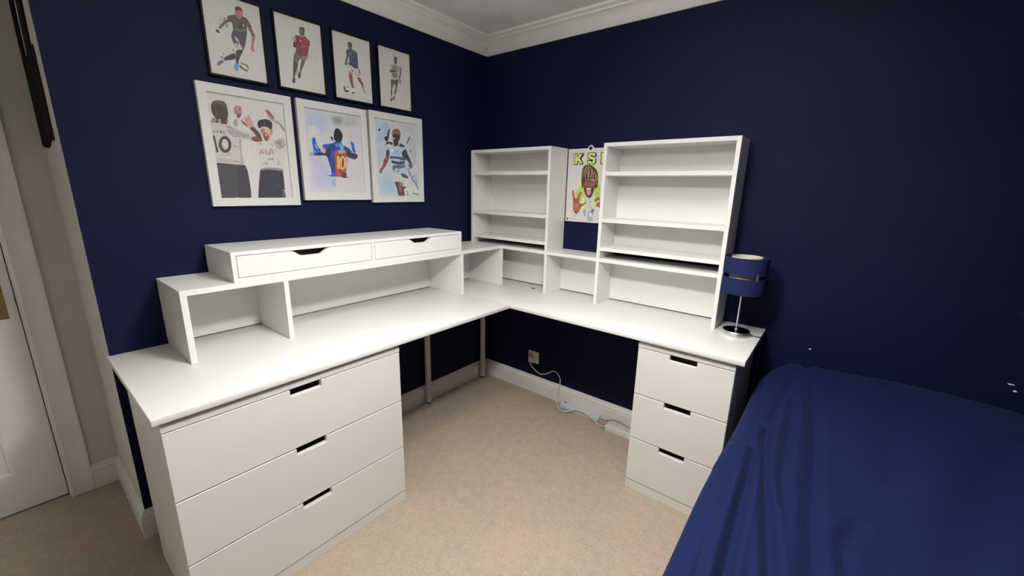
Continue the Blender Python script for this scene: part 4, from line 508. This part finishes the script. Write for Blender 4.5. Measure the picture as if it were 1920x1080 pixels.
# ------------------------------------------------------------------ chests of drawers
def notch_front(w0, w1, z0, z1, n0, n1, depth, r=.006):
    pts = [(w0, z0), (w1, z0), (w1, z1), (n1, z1), (n1, z1 - depth + r)]
    for a in (30, 60):
        pts.append((n1 - r + r * math.cos(math.radians(a)), z1 - depth + r - r * math.sin(math.radians(a))))
    pts += [(n1 - r, z1 - depth), (n0 + r, z1 - depth)]
    for a in (30, 60):
        pts.append((n0 + r - r * math.sin(math.radians(a)), z1 - depth + r - r * math.cos(math.radians(a))))
    pts += [(n0, z1 - depth + r), (n0, z1), (w0, z1)]
    return pts
def chest(name, label, along, front, a0, a1, back, sgn, notch):
    """along 'y': front plane x=front, width a0..a1 on y. along 'x': front plane y=front. sgn: direction of the front."""
    def B(p0, p1, d0, d1, z0, z1, bev=.0008, bm=None):     # p along width, d depth coordinate
        lo, hi = min(d0, d1), max(d0, d1)
        bm = bm or bmesh.new()
        return bx(bm, lo, hi, p0, p1, z0, z1, bev) if along == 'y' else bx(bm, p0, p1, lo, hi, z0, z1, bev)
    ctr = ((front + back) / 2, (a0 + a1) / 2, 0) if along == 'y' else ((a0 + a1) / 2, (front + back) / 2, 0)
    t = thing(name, label, 'chest of drawers', ctr, 'white chests of drawers')
    f_in = front - sgn * .019
    obj('side_panel', B(a0, a0 + .018, f_in - sgn * .001, back, 0.0, .7430), 'chest_white', t)
    obj('side_panel', B(a1 - .018, a1, f_in - sgn * .001, back, 0.0, .7430), 'chest_white', t)
    obj('back_panel', B(a0 + .018, a1 - .018, back, back + sgn * .006, 0.02, .7425), 'inner_dark', t)  # white board coloured dark, interior shade painted in
    obj('top_panel', B(a0, a1, front + sgn * .001, back, .7430, .7640), 'chest_white', t)
    obj('spacer', B(a0 + .004, a1 - .004, front - sgn * .006, back, .7640, TB, 0), 'chest_white', t)
    obj('plinth', B(a0, a1, front - sgn * .003, front - sgn * .019, 0.0, .0475), 'chest_white', t)
    for z0, z1 in ((.5120, .7395), (.2815, .5080), (.0505, .2775)):
        b = bmesh.new()
        prism(b, notch_front(a0 + .0005, a1 - .0005, z0, z1, notch[0], notch[1], .026), 'x' if along == 'y' else 'y', front, f_in, .0014)
        d = obj('drawer', b, 'chest_white', t)
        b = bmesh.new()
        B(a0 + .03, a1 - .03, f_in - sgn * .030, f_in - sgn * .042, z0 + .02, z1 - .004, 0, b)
        obj('drawer_box', b, 'inner_dark', d)  # dark colour stands in for shade seen through the notch
    return t
chest('chest_of_drawers', 'wide white three-drawer chest under the picture-wall desk', 'y', .6445, -2.058, -1.258, .168, 1, (-1.710, -1.600))
chest('chest_of_drawers', 'narrow white three-drawer chest beside the navy bed', 'x', -.5045, 1.404, 1.804, -.026, -1, (1.546, 1.660))

# ------------------------------------------------------------------ risers on the desk
RT, RB = 1.067, 1.047
t = thing('desk_riser', 'long white open riser under the pictures, carrying the drawer box', 'desk riser', (.15, -1.0, T), 'white desk risers')
obj('top_panel', box(.0005, .309, -1.896, -.0005, RB, RT), 'white_laminate', t)
for y0, y1 in ((-1.896, -1.876), (-1.557, -1.538), (-.556, -.537), (-.188, -.169)):
    obj('upright_panel', box(.015, .309, y0, y1, T, RB), 'white_laminate', t)
obj('back_panel', box(.003, .015, -1.896, -.016, T + .0045, RB), 'white_laminate', t)
obj('back_panel', box(.0155, .3090, -.015, -.003, T + .006, RB, 0), 'white_laminate', t)
t = thing('desk_riser', 'white open riser under the two shelf units', 'desk riser', (1.0, -.1, T), 'white desk risers')
obj('top_panel', box(.3091, 1.645, -.188, -.0005, RB, RT), 'white_laminate', t)
for x0, x1 in ((.651, .670), (1.000, 1.019), (1.626, 1.645)):
    obj('upright_panel', box(x0, x1, -.188, -.015, T, RB), 'white_laminate', t)
obj('back_panel', box(.3091, 1.645, -.015, -.003, T + .006, RB, 0), 'white_laminate', t)

# ------------------------------------------------------------------ shelf units on the riser
def shelf_unit(label, x0, x1, sh):
    t = thing('shelf_unit', label, 'shelf unit', ((x0 + x1) / 2, -.1, RT), 'white shelf units on the riser')
    YF, YB, TOP, th = -.188, -.004, 1.675, .019
    obj('side_panel', box(x0, x0 + th, YF, YB, RT, TOP), 'white_laminate', t)
    obj('side_panel', box(x1 - th, x1, YF, YB, RT, TOP), 'white_laminate', t)
    obj('top_panel', box(x0 + th, x1 - th, YF, YB, TOP - th, TOP), 'white_laminate', t)
    for z in sh:
        obj('shelf', box(x0 + th, x1 - th, YF + .0005, YB, z - .010, z + .010), 'white_laminate', t)
    obj('back_panel', box(x0 + th, x1 - th, -.010, YB, sh[-1] + .010, TOP - th, 0), 'white_laminate', t)
shelf_unit('smaller-looking white shelf unit in the room corner, left of the calendar', .032, .670, (1.527, 1.274, 1.113))
shelf_unit('white shelf unit right of the calendar, nearest the table lamp', 1.000, 1.645, (1.520, 1.275, 1.120))

# ------------------------------------------------------------------ drawer box on the long riser
t = thing('drawer_box', 'low white two-drawer box with scooped handles on the long riser', 'drawer unit', (.15, -1.138, RT))
AZ0, AZ1, AX0, AX1, AY0, AY1 = RT, 1.183, .012, .305, -1.728, -.549
obj('top_panel', box(AX0, AX1, AY0, AY1, 1.1685, AZ1), 'white_laminate', t)
obj('bottom_panel', box(AX0, AX1, AY0, AY1, AZ0, 1.084), 'white_laminate', t)
for y0, y1 in ((AY0, AY0 + .0165), (-1.1455, -1.1285), (AY1 - .0235, AY1)):
    obj('upright_panel', box(AX0, AX1, y0, y1, 1.084, 1.1685), 'white_laminate', t)
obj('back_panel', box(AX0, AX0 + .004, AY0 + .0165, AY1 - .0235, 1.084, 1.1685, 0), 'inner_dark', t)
for y0, y1, n0, n1 in ((AY0 + .0185, -1.1475, -1.515, -1.350), (-1.1265, AY1 - .0255, -.930, -.772)):
    z0, z1 = 1.0862, 1.1665
    pts = [(y0, z0), (y1, z0), (y1, z1)]
    D = .0235
    for k in range(7):
        s = k / 6
        pts.append((n1 - .048 * s, z1 - D * (3 * s * s - 2 * s ** 3)))
    for k in range(7):
        s = 1 - k / 6
        pts.append((n0 + .048 * s, z1 - D * (3 * s * s - 2 * s ** 3)))
    pts.append((y0, z1))
    b = bmesh.new()
    prism(b, pts, 'x', AX1 - .001, AX1 - .018)
    d = obj('drawer', b, 'white_laminate', t)
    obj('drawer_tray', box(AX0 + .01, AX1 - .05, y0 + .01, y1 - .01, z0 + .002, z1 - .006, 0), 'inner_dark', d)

# ------------------------------------------------------------------ framed pictures
PAPER = {'b': (.66, .66, .635), 'w1': (.66, .64, .645), 'w2': (.60, .605, .64), 'w3': (.60, .615, .65), 'poster': (.70, .67, .66)}
def inside(x, y, pts):
    r, j = False, len(pts) - 1
    for i in range(len(pts)):
        (xi, yi), (xj, yj) = pts[i], pts[j]
        if (yi > y) != (yj > y) and x < (xj - xi) * (y - yi) / (yj - yi) + xi:
            r = not r
        j = i
    return r
def dabs(face, b, P, pts, col, k, rect):
    """brush dabs of slightly lighter and darker ink that break up a painted shape"""
    us, vs_ = [p[0] for p in pts], [p[1] for p in pts]
    w, h = max(us) - min(us), max(vs_) - min(vs_)
    n = int(min(26, w * h * 9000 + 2))
    m = 0
    for _ in range(n * 5):
        if m >= n:
            break
        u, v = random.uniform(min(us), max(us)), random.uniform(min(vs_), max(vs_))
        if not inside(u, v, pts):
            continue
        m += 1
        L = min(.014, random.uniform(.10, .26) * min(w, h) + .0012)
        W = L * random.uniform(.25, .5)
        a = random.uniform(0, math.pi)
        s = random.choice((.76, .86, 1.15, 1.3)) if sum(col) < 1.2 else random.choice((.78, .86, .93, 1.05))
        c = tuple(min(.8, x * s + (.012 if s > 1 else 0)) for x in col)
        q = []
        for i in range(6):
            t_ = i * math.pi / 3
            du, dv = L * math.cos(t_) * random.uniform(.7, 1.1), W * math.sin(t_) * random.uniform(.7, 1.1)
            x, y = u + du * math.cos(a) - dv * math.sin(a), v + du * math.sin(a) + dv * math.cos(a)
            q.append((min(max(x, rect[0] + .0006), rect[1] - .0006), min(max(y, rect[2] + .0006), rect[3] - .0006)))
        if not all(inside(x, y, pts) for x, y in q):
            continue
        face([b.verts.new(P(x, y, k + .1 + .7 * m / (n + 1))) for x, y in q], [c] * 6)
def art(name, key, plane, rect, paper, parent, base):
    """flat print: paper sheet plus ink shapes, each a hair above the one below"""
    b = bmesh.new()
    lay = b.loops.layers.float_color.new('ink')
    def P(u, v, k):
        h = base + k * 2.2e-5
        return (h, u, v) if plane == 'L' else (u, -h, v)
    sg = 1 if plane == 'L' else 1
    def face(vs, cols):
        try:
            f = b.faces.new(vs)
        except ValueError:
            return
        for l, c in zip(f.loops, cols):
            l[lay] = (*c, 1)
    u0, u1, v0, v1 = rect
    q = [b.verts.new(P(u, v, 0)) for u, v in ((u0, v0), (u1, v0), (u1, v1), (u0, v1))]
    face(q, [paper] * 4)
    k = 0
    for s in PRINTS[key].split(';'):
        h, body = s.split('|')
        soft, r, g, bl = map(int, h.split())
        col = tuple(.97 * c + .03 * q_ for c, q_ in zip((r / 1000, g / 1000, bl / 1000), paper))
        d = list(map(int, body.split()))
        pts, cu, cv = [], 0, 0
        for i in range(0, len(d), 2):
            cu += d[i]
            cv += d[i + 1]
            pts.append((min(max(cu / 2000, u0 + .0005), u1 - .0005), min(max(cv / 2000, v0 + .0005), v1 - .0005)))
        k += 1
        if soft != 1:
            face([b.verts.new(P(u, v, k)) for u, v in pts], [col] * len(pts))
            if soft == 2:
                dabs(face, b, P, pts, col, k, (u0, u1, v0, v1))
        else:
            n = len(pts)
            mu, mv = sum(p[0] for p in pts) / n, sum(p[1] for p in pts) / n
            R = []
            for sc, mix in ((0.30, .95), (0.72, .55), (1.15, 0.0)):
                c = tuple(paper[i] + (col[i] - paper[i]) * mix for i in range(3))
                R.append(([b.verts.new(P(min(max(mu + (u - mu) * sc, u0 + .0005), u1 - .0005), min(max(mv + (v - mv) * sc, v0 + .0005), v1 - .0005), k)) for u, v in pts], c))
            face(R[0][0], [R[0][1]] * n)
            for (A, ca), (B, cb) in zip(R, R[1:]):
                for i in range(n):
                    j = (i + 1) % n
                    face([A[i], A[j], B[j], B[i]], [ca, ca, cb, cb])
    for f in b.faces:
        f.normal_update()
        n_ = f.normal.x if plane == 'L' else -f.normal.y
        if n_ < 0:
            f.normal_flip()
    return obj(name, b, 'printed_paper', parent)
def picture(label, key, y0, y1, z0, z1, bar, depth, fm, group):
    t = thing('framed_picture', label, 'picture', (0.0, (y0 + y1) / 2, z0), group)
    b = bmesh.new()
    x0, x1 = .0005, depth
    # mitred frame: four bars with a small inner bevel
    o = [(y0, z0), (y1, z0), (y1, z1), (y0, z1)]
    def ring(ins, x):
        return [b.verts.new((x, y + (ins if i in (0, 3) else -ins), z + (ins if i in (0, 1) else -ins))) for i, (y, z) in enumerate(o)]
    R = [ring(0, x0), ring(0, x1 - .001), ring(.001, x1), ring(bar - .002, x1), ring(bar, x1 - .002), ring(bar, x0)]
    for A, B in zip(R, R[1:] + R[:1]):
        for k in range(4):
            b.faces.new((A[k], A[(k + 1) % 4], B[(k + 1) % 4], B[k]))
    bmesh.ops.recalc_face_normals(b, faces=b.faces[:])
    obj('frame', b, fm, t)
    obj('backing_board', box(.0006, .003, y0 + bar, y1 - bar, z0 + bar, z1 - bar, 0), 'wood_dark', t)
    art('print', key, 'L', (y0 + bar, y1 - bar, z0 + bar, z1 - bar), PAPER.get(key, PAPER['b']), t, depth - .008)
G1, G2 = 'black framed football prints in the upper row', 'white framed football prints in the lower row'
picture('black framed print of a player in dark kit striking a ball, blue boots', 'b1', -1.624, -1.404, 1.842, 2.150, .008, .015, 'black_frame', G1)
picture('black framed print of a running player in a red shirt', 'b2', -1.366, -1.147, 1.842, 2.152, .008, .015, 'black_frame', G1)
picture('black framed print of a player in navy shirt and white shorts beside a ball', 'b3', -1.109, -.892, 1.842, 2.152, .008, .015, 'black_frame', G1)
picture('black framed print of a player in a white shirt and red boots', 'b4', -.860, -.643, 1.842, 2.152, .008, .015, 'black_frame', G1)
picture('white framed print of two players in white shirts raising their hands', 'w1', -1.678, -1.326, 1.336, 1.811, .034, .020, 'white_frame', G2)
picture('white framed print of a player from behind with both arms raised, blue and red shirt', 'w2', -1.303, -.948, 1.358, 1.812, .034, .020, 'white_frame', G2)
picture('white framed print of a shouting player in a pale blue shirt', 'w3', -.934, -.584, 1.343, 1.817, .034, .020, 'white_frame', G2)

# ------------------------------------------------------------------ wall calendar between the shelf units
t = thing('wall_calendar', 'wall calendar with lime green lettering between the shelf units', 'calendar', (.825, 0, 1.244))
obj('sheets', box(.676, .974, -.0035, -.0008, 1.243, 1.672, 0), 'printed_paper', t)
me = t.children[0].data
ca = me.color_attributes.new('ink', 'FLOAT_COLOR', 'CORNER')
for d in ca.data:
    d.color = (*PAPER['poster'], 1)
art('cover_print', 'poster', 'P', (.676, .974, 1.243, 1.672), PAPER['poster'], t, .0036)
b = bmesh.new()
prism(b, [(.805, 1.672), (.845, 1.672), (.842, 1.680), (.830, 1.689), (.820, 1.689), (.808, 1.680)], 'y', -.0030, -.0012)
hg = obj('hanger_tab', b, 'printed_paper', t)
ca = hg.data.color_attributes.new('ink', 'FLOAT_COLOR', 'CORNER')
for d in ca.data:
    d.color = (.62, .63, .66, 1)
b = bmesh.new()
prism(b, [(.814, 1.668), (.825, 1.660), (.836, 1.668), (.834, 1.676), (.825, 1.683), (.816, 1.676)], 'y', -.0062, -.0055)
obj('hanger_hole', b, 'navy_wall', t)

# ------------------------------------------------------------------ table lamp
lx, ly = 1.737, -.192
t = thing('table_lamp', 'navy drum-shade table lamp with a chrome stem on the desk corner', 'lamp', (lx, ly, T))
b = bmesh.new()
lathe(b, [(0, 0), (.056, 0), (.058, .002), (.058, .021), (.0565, .023), (0, .023)], (lx, ly, T), 64)
bs = obj('base', b, 'satin_steel', t, smooth=True)
b = bmesh.new()
lathe(b, [(0, .0231), (.0545, .0231), (.0545, .0234), (0, .0240)], (lx, ly, T), 64)
obj('base_top', b, 'dark_chrome', bs, smooth=True)
b = bmesh.new()
lathe(b, [(0, .0236), (.0085, .0236), (.0085, .026), (.0045, .030), (.0045, .300), (.012, .302), (.012, .330), (0, .330)], (lx, ly, T), 24)
obj('stem', b, 'satin_steel', t, smooth=True)
def band(name, r, z0, z1, mat, th=.0018, parent=t):
    b = bmesh.new()
    lathe(b, [(r, z0), (r, z1), (r - th, z1), (r - th, z0)], (lx, ly, 0), 72, closed=True)
    return obj(name, b, mat, parent, smooth=True)
sh = band('lamp_shade', .0885, 1.000, 1.0735, 'navy_shade')
band('shade_band', .0885, 1.0905, 1.163, 'navy_shade', parent=sh)
band('shade_liner', .0610, 1.000, 1.1635, 'shade_liner', .0015, sh)
band('shade_slot', .0622, 1.060, 1.105, 'shade_gap', .0010, sh)
for a in (-168, -48, 72):
    b = bmesh.new()
    bx(b, .0860, .0893, -.0035, .0035, 1.068, 1.096, .0006)
    bmesh.ops.rotate(b, verts=b.verts[:], cent=(0, 0, 0), matrix=Matrix.Rotation(math.radians(a), 3, 'Z'))
    bmesh.ops.translate(b, verts=b.verts[:], vec=(lx, ly, 0))
    obj('clip', b, 'satin_steel', sh)
b = bmesh.new()
for k in range(3):
    a = math.radians(20 + 120 * k)
    tube(b, [Vector((lx, ly, 1.122)), Vector((lx + .087 * math.cos(a), ly + .087 * math.sin(a), 1.122))], .0015, 6)
obj('spider', b, 'chrome', sh)
b = bmesh.new()
lathe(b, [(0, .330), (.013, .332), (.022, .350), (.020, .37), (0, .382)], (lx, ly, T - .03), 20)
obj('bulb', b, 'white_plastic', t, smooth=True)
b = bmesh.new()
cp = catmull([(lx + .052, ly + .020, T + .006), (lx + .068, ly + .021, T + .0035), (1.822, -.172, T + .0035), (1.834, -.171, T + .003), (1.8400, -.170, T - .012), (1.8405, -.168, T - .12), (1.8410, -.16, .42), (1.8405, -.12, .15), (1.842, -.05, .05)])
tube(b, cp, .0024, 8)
obj('cord', b, 'black_plastic', t, smooth=True)

# ------------------------------------------------------------------ wall socket, cable, white box, extension lead
t = thing('wall_socket', 'white switched wall socket on the navy wall under the desk', 'socket', (.472, 0, .265))
obj('face_plate', box(.428, .518, -.009, -.0003, .222, .308, .002, 2), 'white_plastic', t, smooth=True)
obj('switch', box(.492, .507, -.0125, -.009, .270, .296, .001), 'white_plastic', t)
for x, z, w, h in ((.446, .283, .004, .0075), (.456, .2845, .0045, .002), (.446, .2835, .009, .003), (.500, .262, .002, .004)):
    obj('socket_hole', box(x - w, x + w, -.0095, -.0085, z - h, z + h, 0), 'grey_plastic', t)
pg = obj('plug', box(.442, .482, -.030, -.009, .226, .268, .004, 2), 'white_plastic', t, smooth=True)

def cable(name, label, pts, r, mat, org):
    b = bmesh.new()
    tube(b, catmull(pts, 8), r, 8)
    return tag(obj(name, b, mat, org=org, smooth='all'), label, 'cable')
cable('power_cable', 'long white cable drooping from the wall socket to the floor', [(.459, -.022, .226), (.462, -.022, .205), (.487, -.016, .179), (.519, -.014, .162), (.552, -.014, .157), (.594, -.014, .175), (.644, -.014, .209), (.680, -.014, .207), (.706, -.015, .174), (.711, -.020, .140), (.710, -.024, .115), (.703, -.026, .065), (.703, -.034, .030), (.722, -.062, .010), (.770, -.112, .006), (.812, -.116, .008), (.845, -.096, .018), (.874, -.084, .0315), (.920, -.080, .0325), (.965, -.083, .031), (1.018, -.094, .012), (1.060, -.110, .006), (1.100, -.104, .012), (1.1085, -.092, .020)], .0036, 'cable_white', (.46, 0, 0))
cable('lead', 'short pinkish cable from the flat white box to the extension lead', [(1.036, -.060, .018), (1.050, -.064, .012), (1.072, -.078, .010), (1.095, -.082, .014), (1.1085, -.082, .016)], .0038, 'cable_pinkish', (1.04, -.06, 0))
cable('thin_cable', 'thin white cable along the skirting board behind the extension lead', [(1.034, -.040, .016), (1.060, -.040, .022), (1.095, -.034, .030), (1.130, -.026, .034), (1.18, -.024, .030), (1.26, -.024, .014), (1.36, -.024, .006)], .0026, 'cable_white', (1.04, -.04, 0))
t = thing('cable_box', 'flat pale blue-white plastic box lying against the skirting board', 'box', (.89, -.05, 0))
b = bmesh.new()
bx(b, .752, 1.032, -.074, -.021, 0.0, .027, .003, 2)
obj('housing', b, 'blue_white_plastic', t, smooth=True)
obj('lid', box(.758, 1.026, -.068, -.022, .027, .0275, 0), 'blue_white_plastic', t)
obj('port', box(.764, .782, -.040, -.030, .0275, .0285, 0), 'inner_dark', t)
t = thing('extension_lead', 'white extension lead block on the carpet by the narrow chest', 'extension lead', (1.24, -.09, 0))
obj('housing', box(1.110, 1.385, -.128, -.066, 0.0, .040, .003, 2), 'white_plastic', t, smooth=True)
for x in (1.165, 1.230, 1.295, 1.35):
    for dx, dz, w, h in ((-.010, .028, .0030, .0016), (.010, .028, .0030, .0016), (0.0, .014, .0018, .0032)):
        obj('socket_hole', box(x + dx - w, x + dx + w, -.1284, -.1275, dz - h, dz + h, 0), 'inner_dark', t)
    for dx, dy in ((-.011, -.004), (.011, -.004), (0, .014)):
        obj('socket_hole', box(x + dx - .003, x + dx + .003, -.097 + dy - .0018, -.097 + dy + .0018, .0395, .0404, 0), 'inner_dark', t)

# ------------------------------------------------------------------ bed with navy cover
BX1, BY0, BY1 = RX - .02, -2.02, -.012
t = thing('bed', 'bed under a rumpled dark navy cover beside the narrow chest', 'bed', (2.45, -1.0, 0))
obj('bed_base', box(1.935, BX1, BY0 + .05, BY1 - .03, .0, .34, .01), 'wood_dark', t)
obj('mattress', box(1.925, BX1, BY0 + .04, BY1 - .02, .34, .575, .04, 3), 'white_plastic', t, smooth=True)
FOLDS = [
    ([(1.940, -.90), (1.944, -.958), (1.949, -1.104), (1.956, -1.261), (1.963, -1.398), (1.972, -1.6)], .013, .021),
    ([(1.955, -.74), (1.959, -.792), (1.979, -.969), (2.012, -1.167), (2.038, -1.336), (2.075, -1.6)], .013, .020),
    ([(2.003, -.43), (2.007, -.523), (2.016, -.808), (2.022, -.996), (2.044, -1.111)], .014, .013),
    ([(2.018, -.02), (2.027, -.06), (2.072, -.467), (2.091, -.804), (2.095, -1.097), (2.106, -1.22), (2.12, -1.5)], .018, .014),
    ([(2.185, -1.06), (2.173, -1.106), (2.154, -1.164), (2.160, -1.205), (2.18, -1.35)], .016, .009),
    ([(1.906, -1.02), (1.907, -1.302), (1.916, -1.438), (1.925, -1.6)], .012, .008),
    ([(1.985, -.20), (1.972, -.36), (1.968, -.50), (1.960, -.66)], .016, .007),
    ([(2.60, -.30), (2.48, -.62), (2.40, -.95), (2.36, -1.3)], .05, .010),
    ([(2.30, -.10), (2.28, -.45), (2.26, -.80)], .05, .007),
    ([(2.80, -.55), (2.62, -.78), (2.50, -1.10)], .045, .012),
]
def seg_d(px, py, pts):
    best = 9
    for (ax, ay), (bx_, by_) in zip(pts, pts[1:]):
        vx, vy = bx_ - ax, by_ - ay
        s = max(0, min(1, ((px - ax) * vx + (py - ay) * vy) / (vx * vx + vy * vy)))
        best = min(best, math.hypot(px - ax - s * vx, py - ay - s * vy))
    return best
def ztop(x, y):
    z = .658 + .022 * math.exp(-((x - 2.32) / .38) ** 2) * math.exp(-((y + .1) / .5) ** 2)
    z += .010 * noise.noise(Vector((x * 2.2, y * 1.6, 3.1))) + .004 * noise.noise(Vector((x * 9, y * 3, 1.7)))
    for pts, w, d in FOLDS:
        q = seg_d(x, y, pts) / w
        if q < 4:
            z -= d * math.exp(-q * q) - .35 * d * math.exp(-((q - 1.9) / .9) ** 2)
    return z
def xedge(y):
    return 1.850 + .070 * math.exp(y / .085) + .026 * math.exp(y / .45) + .004 * math.sin(y * 7)
b = bmesh.new()
NYB, NXB = 200, 150
rows = []
for j in range(NYB + 1):
    y = BY1 + (BY0 - BY1) * j / NYB
    row = []
    xe = xedge(y)
    # hanging side: from just above the floor up to a rounded edge, then across the top
    hang = [.10 + .42 * k / 14 for k in range(15)]
    for z in hang:
        w = .012 * math.sin(y * 21 + 1.2 * math.sin(y * 5)) * (1 - (z - .1) / .5)
        row.append((xe - .004 + w * .8 + .004 * noise.noise(Vector((y * 6, z * 3, 0))), y, z))
    r = .055
    zt = ztop(xe + r, y)
    for k in range(1, 9):
        a = math.pi / 2 * k / 8
        row.append((xe + r - r * math.cos(a), y, zt - r + r * math.sin(a)))
    for k in range(1, NXB + 1):
        s = k / NXB
        x = xe + r + (BX1 - xe - r) * s ** 1.5
        row.append((x, y, ztop(x, y)))
    rows.append(row)
# front edge hanging towards the camera side
def droop(row, k, n, z_end):
    out = []
    for (x, y, z) in row:
        zz = z * (1 - k / n) + min(z, z_end) * (k / n)
        out.append((x, BY0 - .03 * math.sin(min(1, k / 2) * math.pi / 2), zz))
    return out
last = rows[-1]
for k in range(1, 9):
    rows.append(droop(last, k, 8, .10))
V = [[b.verts.new(p) for p in row] for row in rows]
for j in range(len(V) - 1):
    for i in range(len(V[0]) - 1):
        b.faces.new((V[j][i], V[j + 1][i], V[j + 1][i + 1], V[j][i + 1]))
bmesh.ops.recalc_face_normals(b, faces=b.faces[:])
cv = obj('cover', b, 'navy_cotton', t, smooth='all', label='dark navy cotton bed cover with long folds')
sm = cv.modifiers.new('thickness', 'SOLIDIFY')
sm.thickness = .006
sm.offset = -1

# ------------------------------------------------------------------ dark straps hanging on the white end of the picture wall
t = thing('hanging_bag', 'black cloth bag with straps hanging on the white wall end', 'bag', (-.35, WEND, 1.5))
b = bmesh.new()
cols = []
NB = 26
for k in range(NB + 1):
    s = k / NB
    x = -.63 + (.50) * s
    cols.append([(x + .03 * (z - 1.56), WEND - .002 - (.007 + .004 * math.sin(s * 23)) * math.sin(math.pi * min(1, max(.03, s))) ** .5, z) for z in (1.556 + .01 * math.sin(s * 9), 1.62, 1.70, 1.78, 1.86 + .02 * math.sin(s * 6.28))])
Vf = [[b.verts.new(p) for p in c] for c in cols]
Vb = [[b.verts.new((p[0], WEND - .001, p[2])) for p in c] for c in cols]
for i in range(NB):
    for j in range(4):
        b.faces.new((Vf[i][j], Vf[i + 1][j], Vf[i + 1][j + 1], Vf[i][j + 1]))
        b.faces.new((Vb[i][j], Vb[i][j + 1], Vb[i + 1][j + 1], Vb[i + 1][j]))
    b.faces.new((Vf[i][0], Vb[i][0], Vb[i + 1][0], Vf[i + 1][0]))
    b.faces.new((Vf[i][4], Vf[i + 1][4], Vb[i + 1][4], Vb[i][4]))
for c, d in ((Vf[0], Vb[0]), (Vf[-1], Vb[-1])):
    for j in range(4):
        b.faces.new((c[j], c[j + 1], d[j + 1], d[j]))
bmesh.ops.recalc_face_normals(b, faces=b.faces[:])
obj('bag_body', b, 'black_cloth', t, smooth=True)
def strap(x0, z0, x1, z1, w):
    b = bmesh.new()
    A = [(x0 - w / 2, z0), (x0 + w / 2, z0), (x1 + w / 2, z1), (x1 - w / 2, z1)]
    prism(b, A, 'y', WEND - .006, WEND - .001)
    obj('strap', b, 'black_cloth', t)
strap(-.52, 1.85, -.46, 2.12, .12)
strap(-.26, 1.85, -.20, 2.12, .14)
obj('hook', box(-.40, -.14, WEND - .014, WEND - .0005, 2.11, 2.135, .003), 'black_frame', t)

# ------------------------------------------------------------------ pendant lamp hanging from the ceiling (above the frame)
px, py = LAMP_XY
t = thing('pendant_lamp', 'pale drum pendant lamp hanging from the ceiling', 'lamp', (px, py, LAMP_Z))
b = bmesh.new()
lathe(b, [(.15, 0), (.15, .18), (.148, .18), (.148, 0)], (px, py, LAMP_Z + .012), 48, closed=True)
obj('shade', b, 'lit_shade', t, smooth=True)
b = bmesh.new()
lathe(b, [(0, .014), (.147, .014), (.147, .018), (0, .018)], (px, py, LAMP_Z + .002), 48)
obj('diffuser', b, 'lit_shade', t, smooth=True)
b = bmesh.new()
lathe(b, [(0, CEIL - .03), (.05, CEIL - .03), (.05, CEIL), (0, CEIL)], (px, py, 0), 24)
tube(b, [Vector((px, py, LAMP_Z + .02)), Vector((px, py, CEIL - .02))], .004, 8)
obj('cord', b, 'white_plastic', t, smooth=True)
ld = bpy.data.lights.new('pendant_light', 'SPOT')
ld.spot_size = math.pi
ld.spot_blend = LAMP_BLEND
ld.shadow_soft_size = 0.09
ld.energy = LAMP_POWER
ld.color = LAMP_COL
lo = bpy.data.objects.new('pendant_light', ld)
COL.objects.link(lo)
lo.location = (0, 0, -.004)
lo.parent = t
lu = bpy.data.lights.new('pendant_uplight', 'AREA')
lu.shape = 'DISK'
lu.size = 0.26
lu.energy = LAMP_UP_POWER
lu.color = LAMP_COL
uo = bpy.data.objects.new('pendant_uplight', lu)
COL.objects.link(uo)
uo.location = (0, 0, .17)
uo.rotation_euler = (math.pi, 0, 0)
uo.parent = t
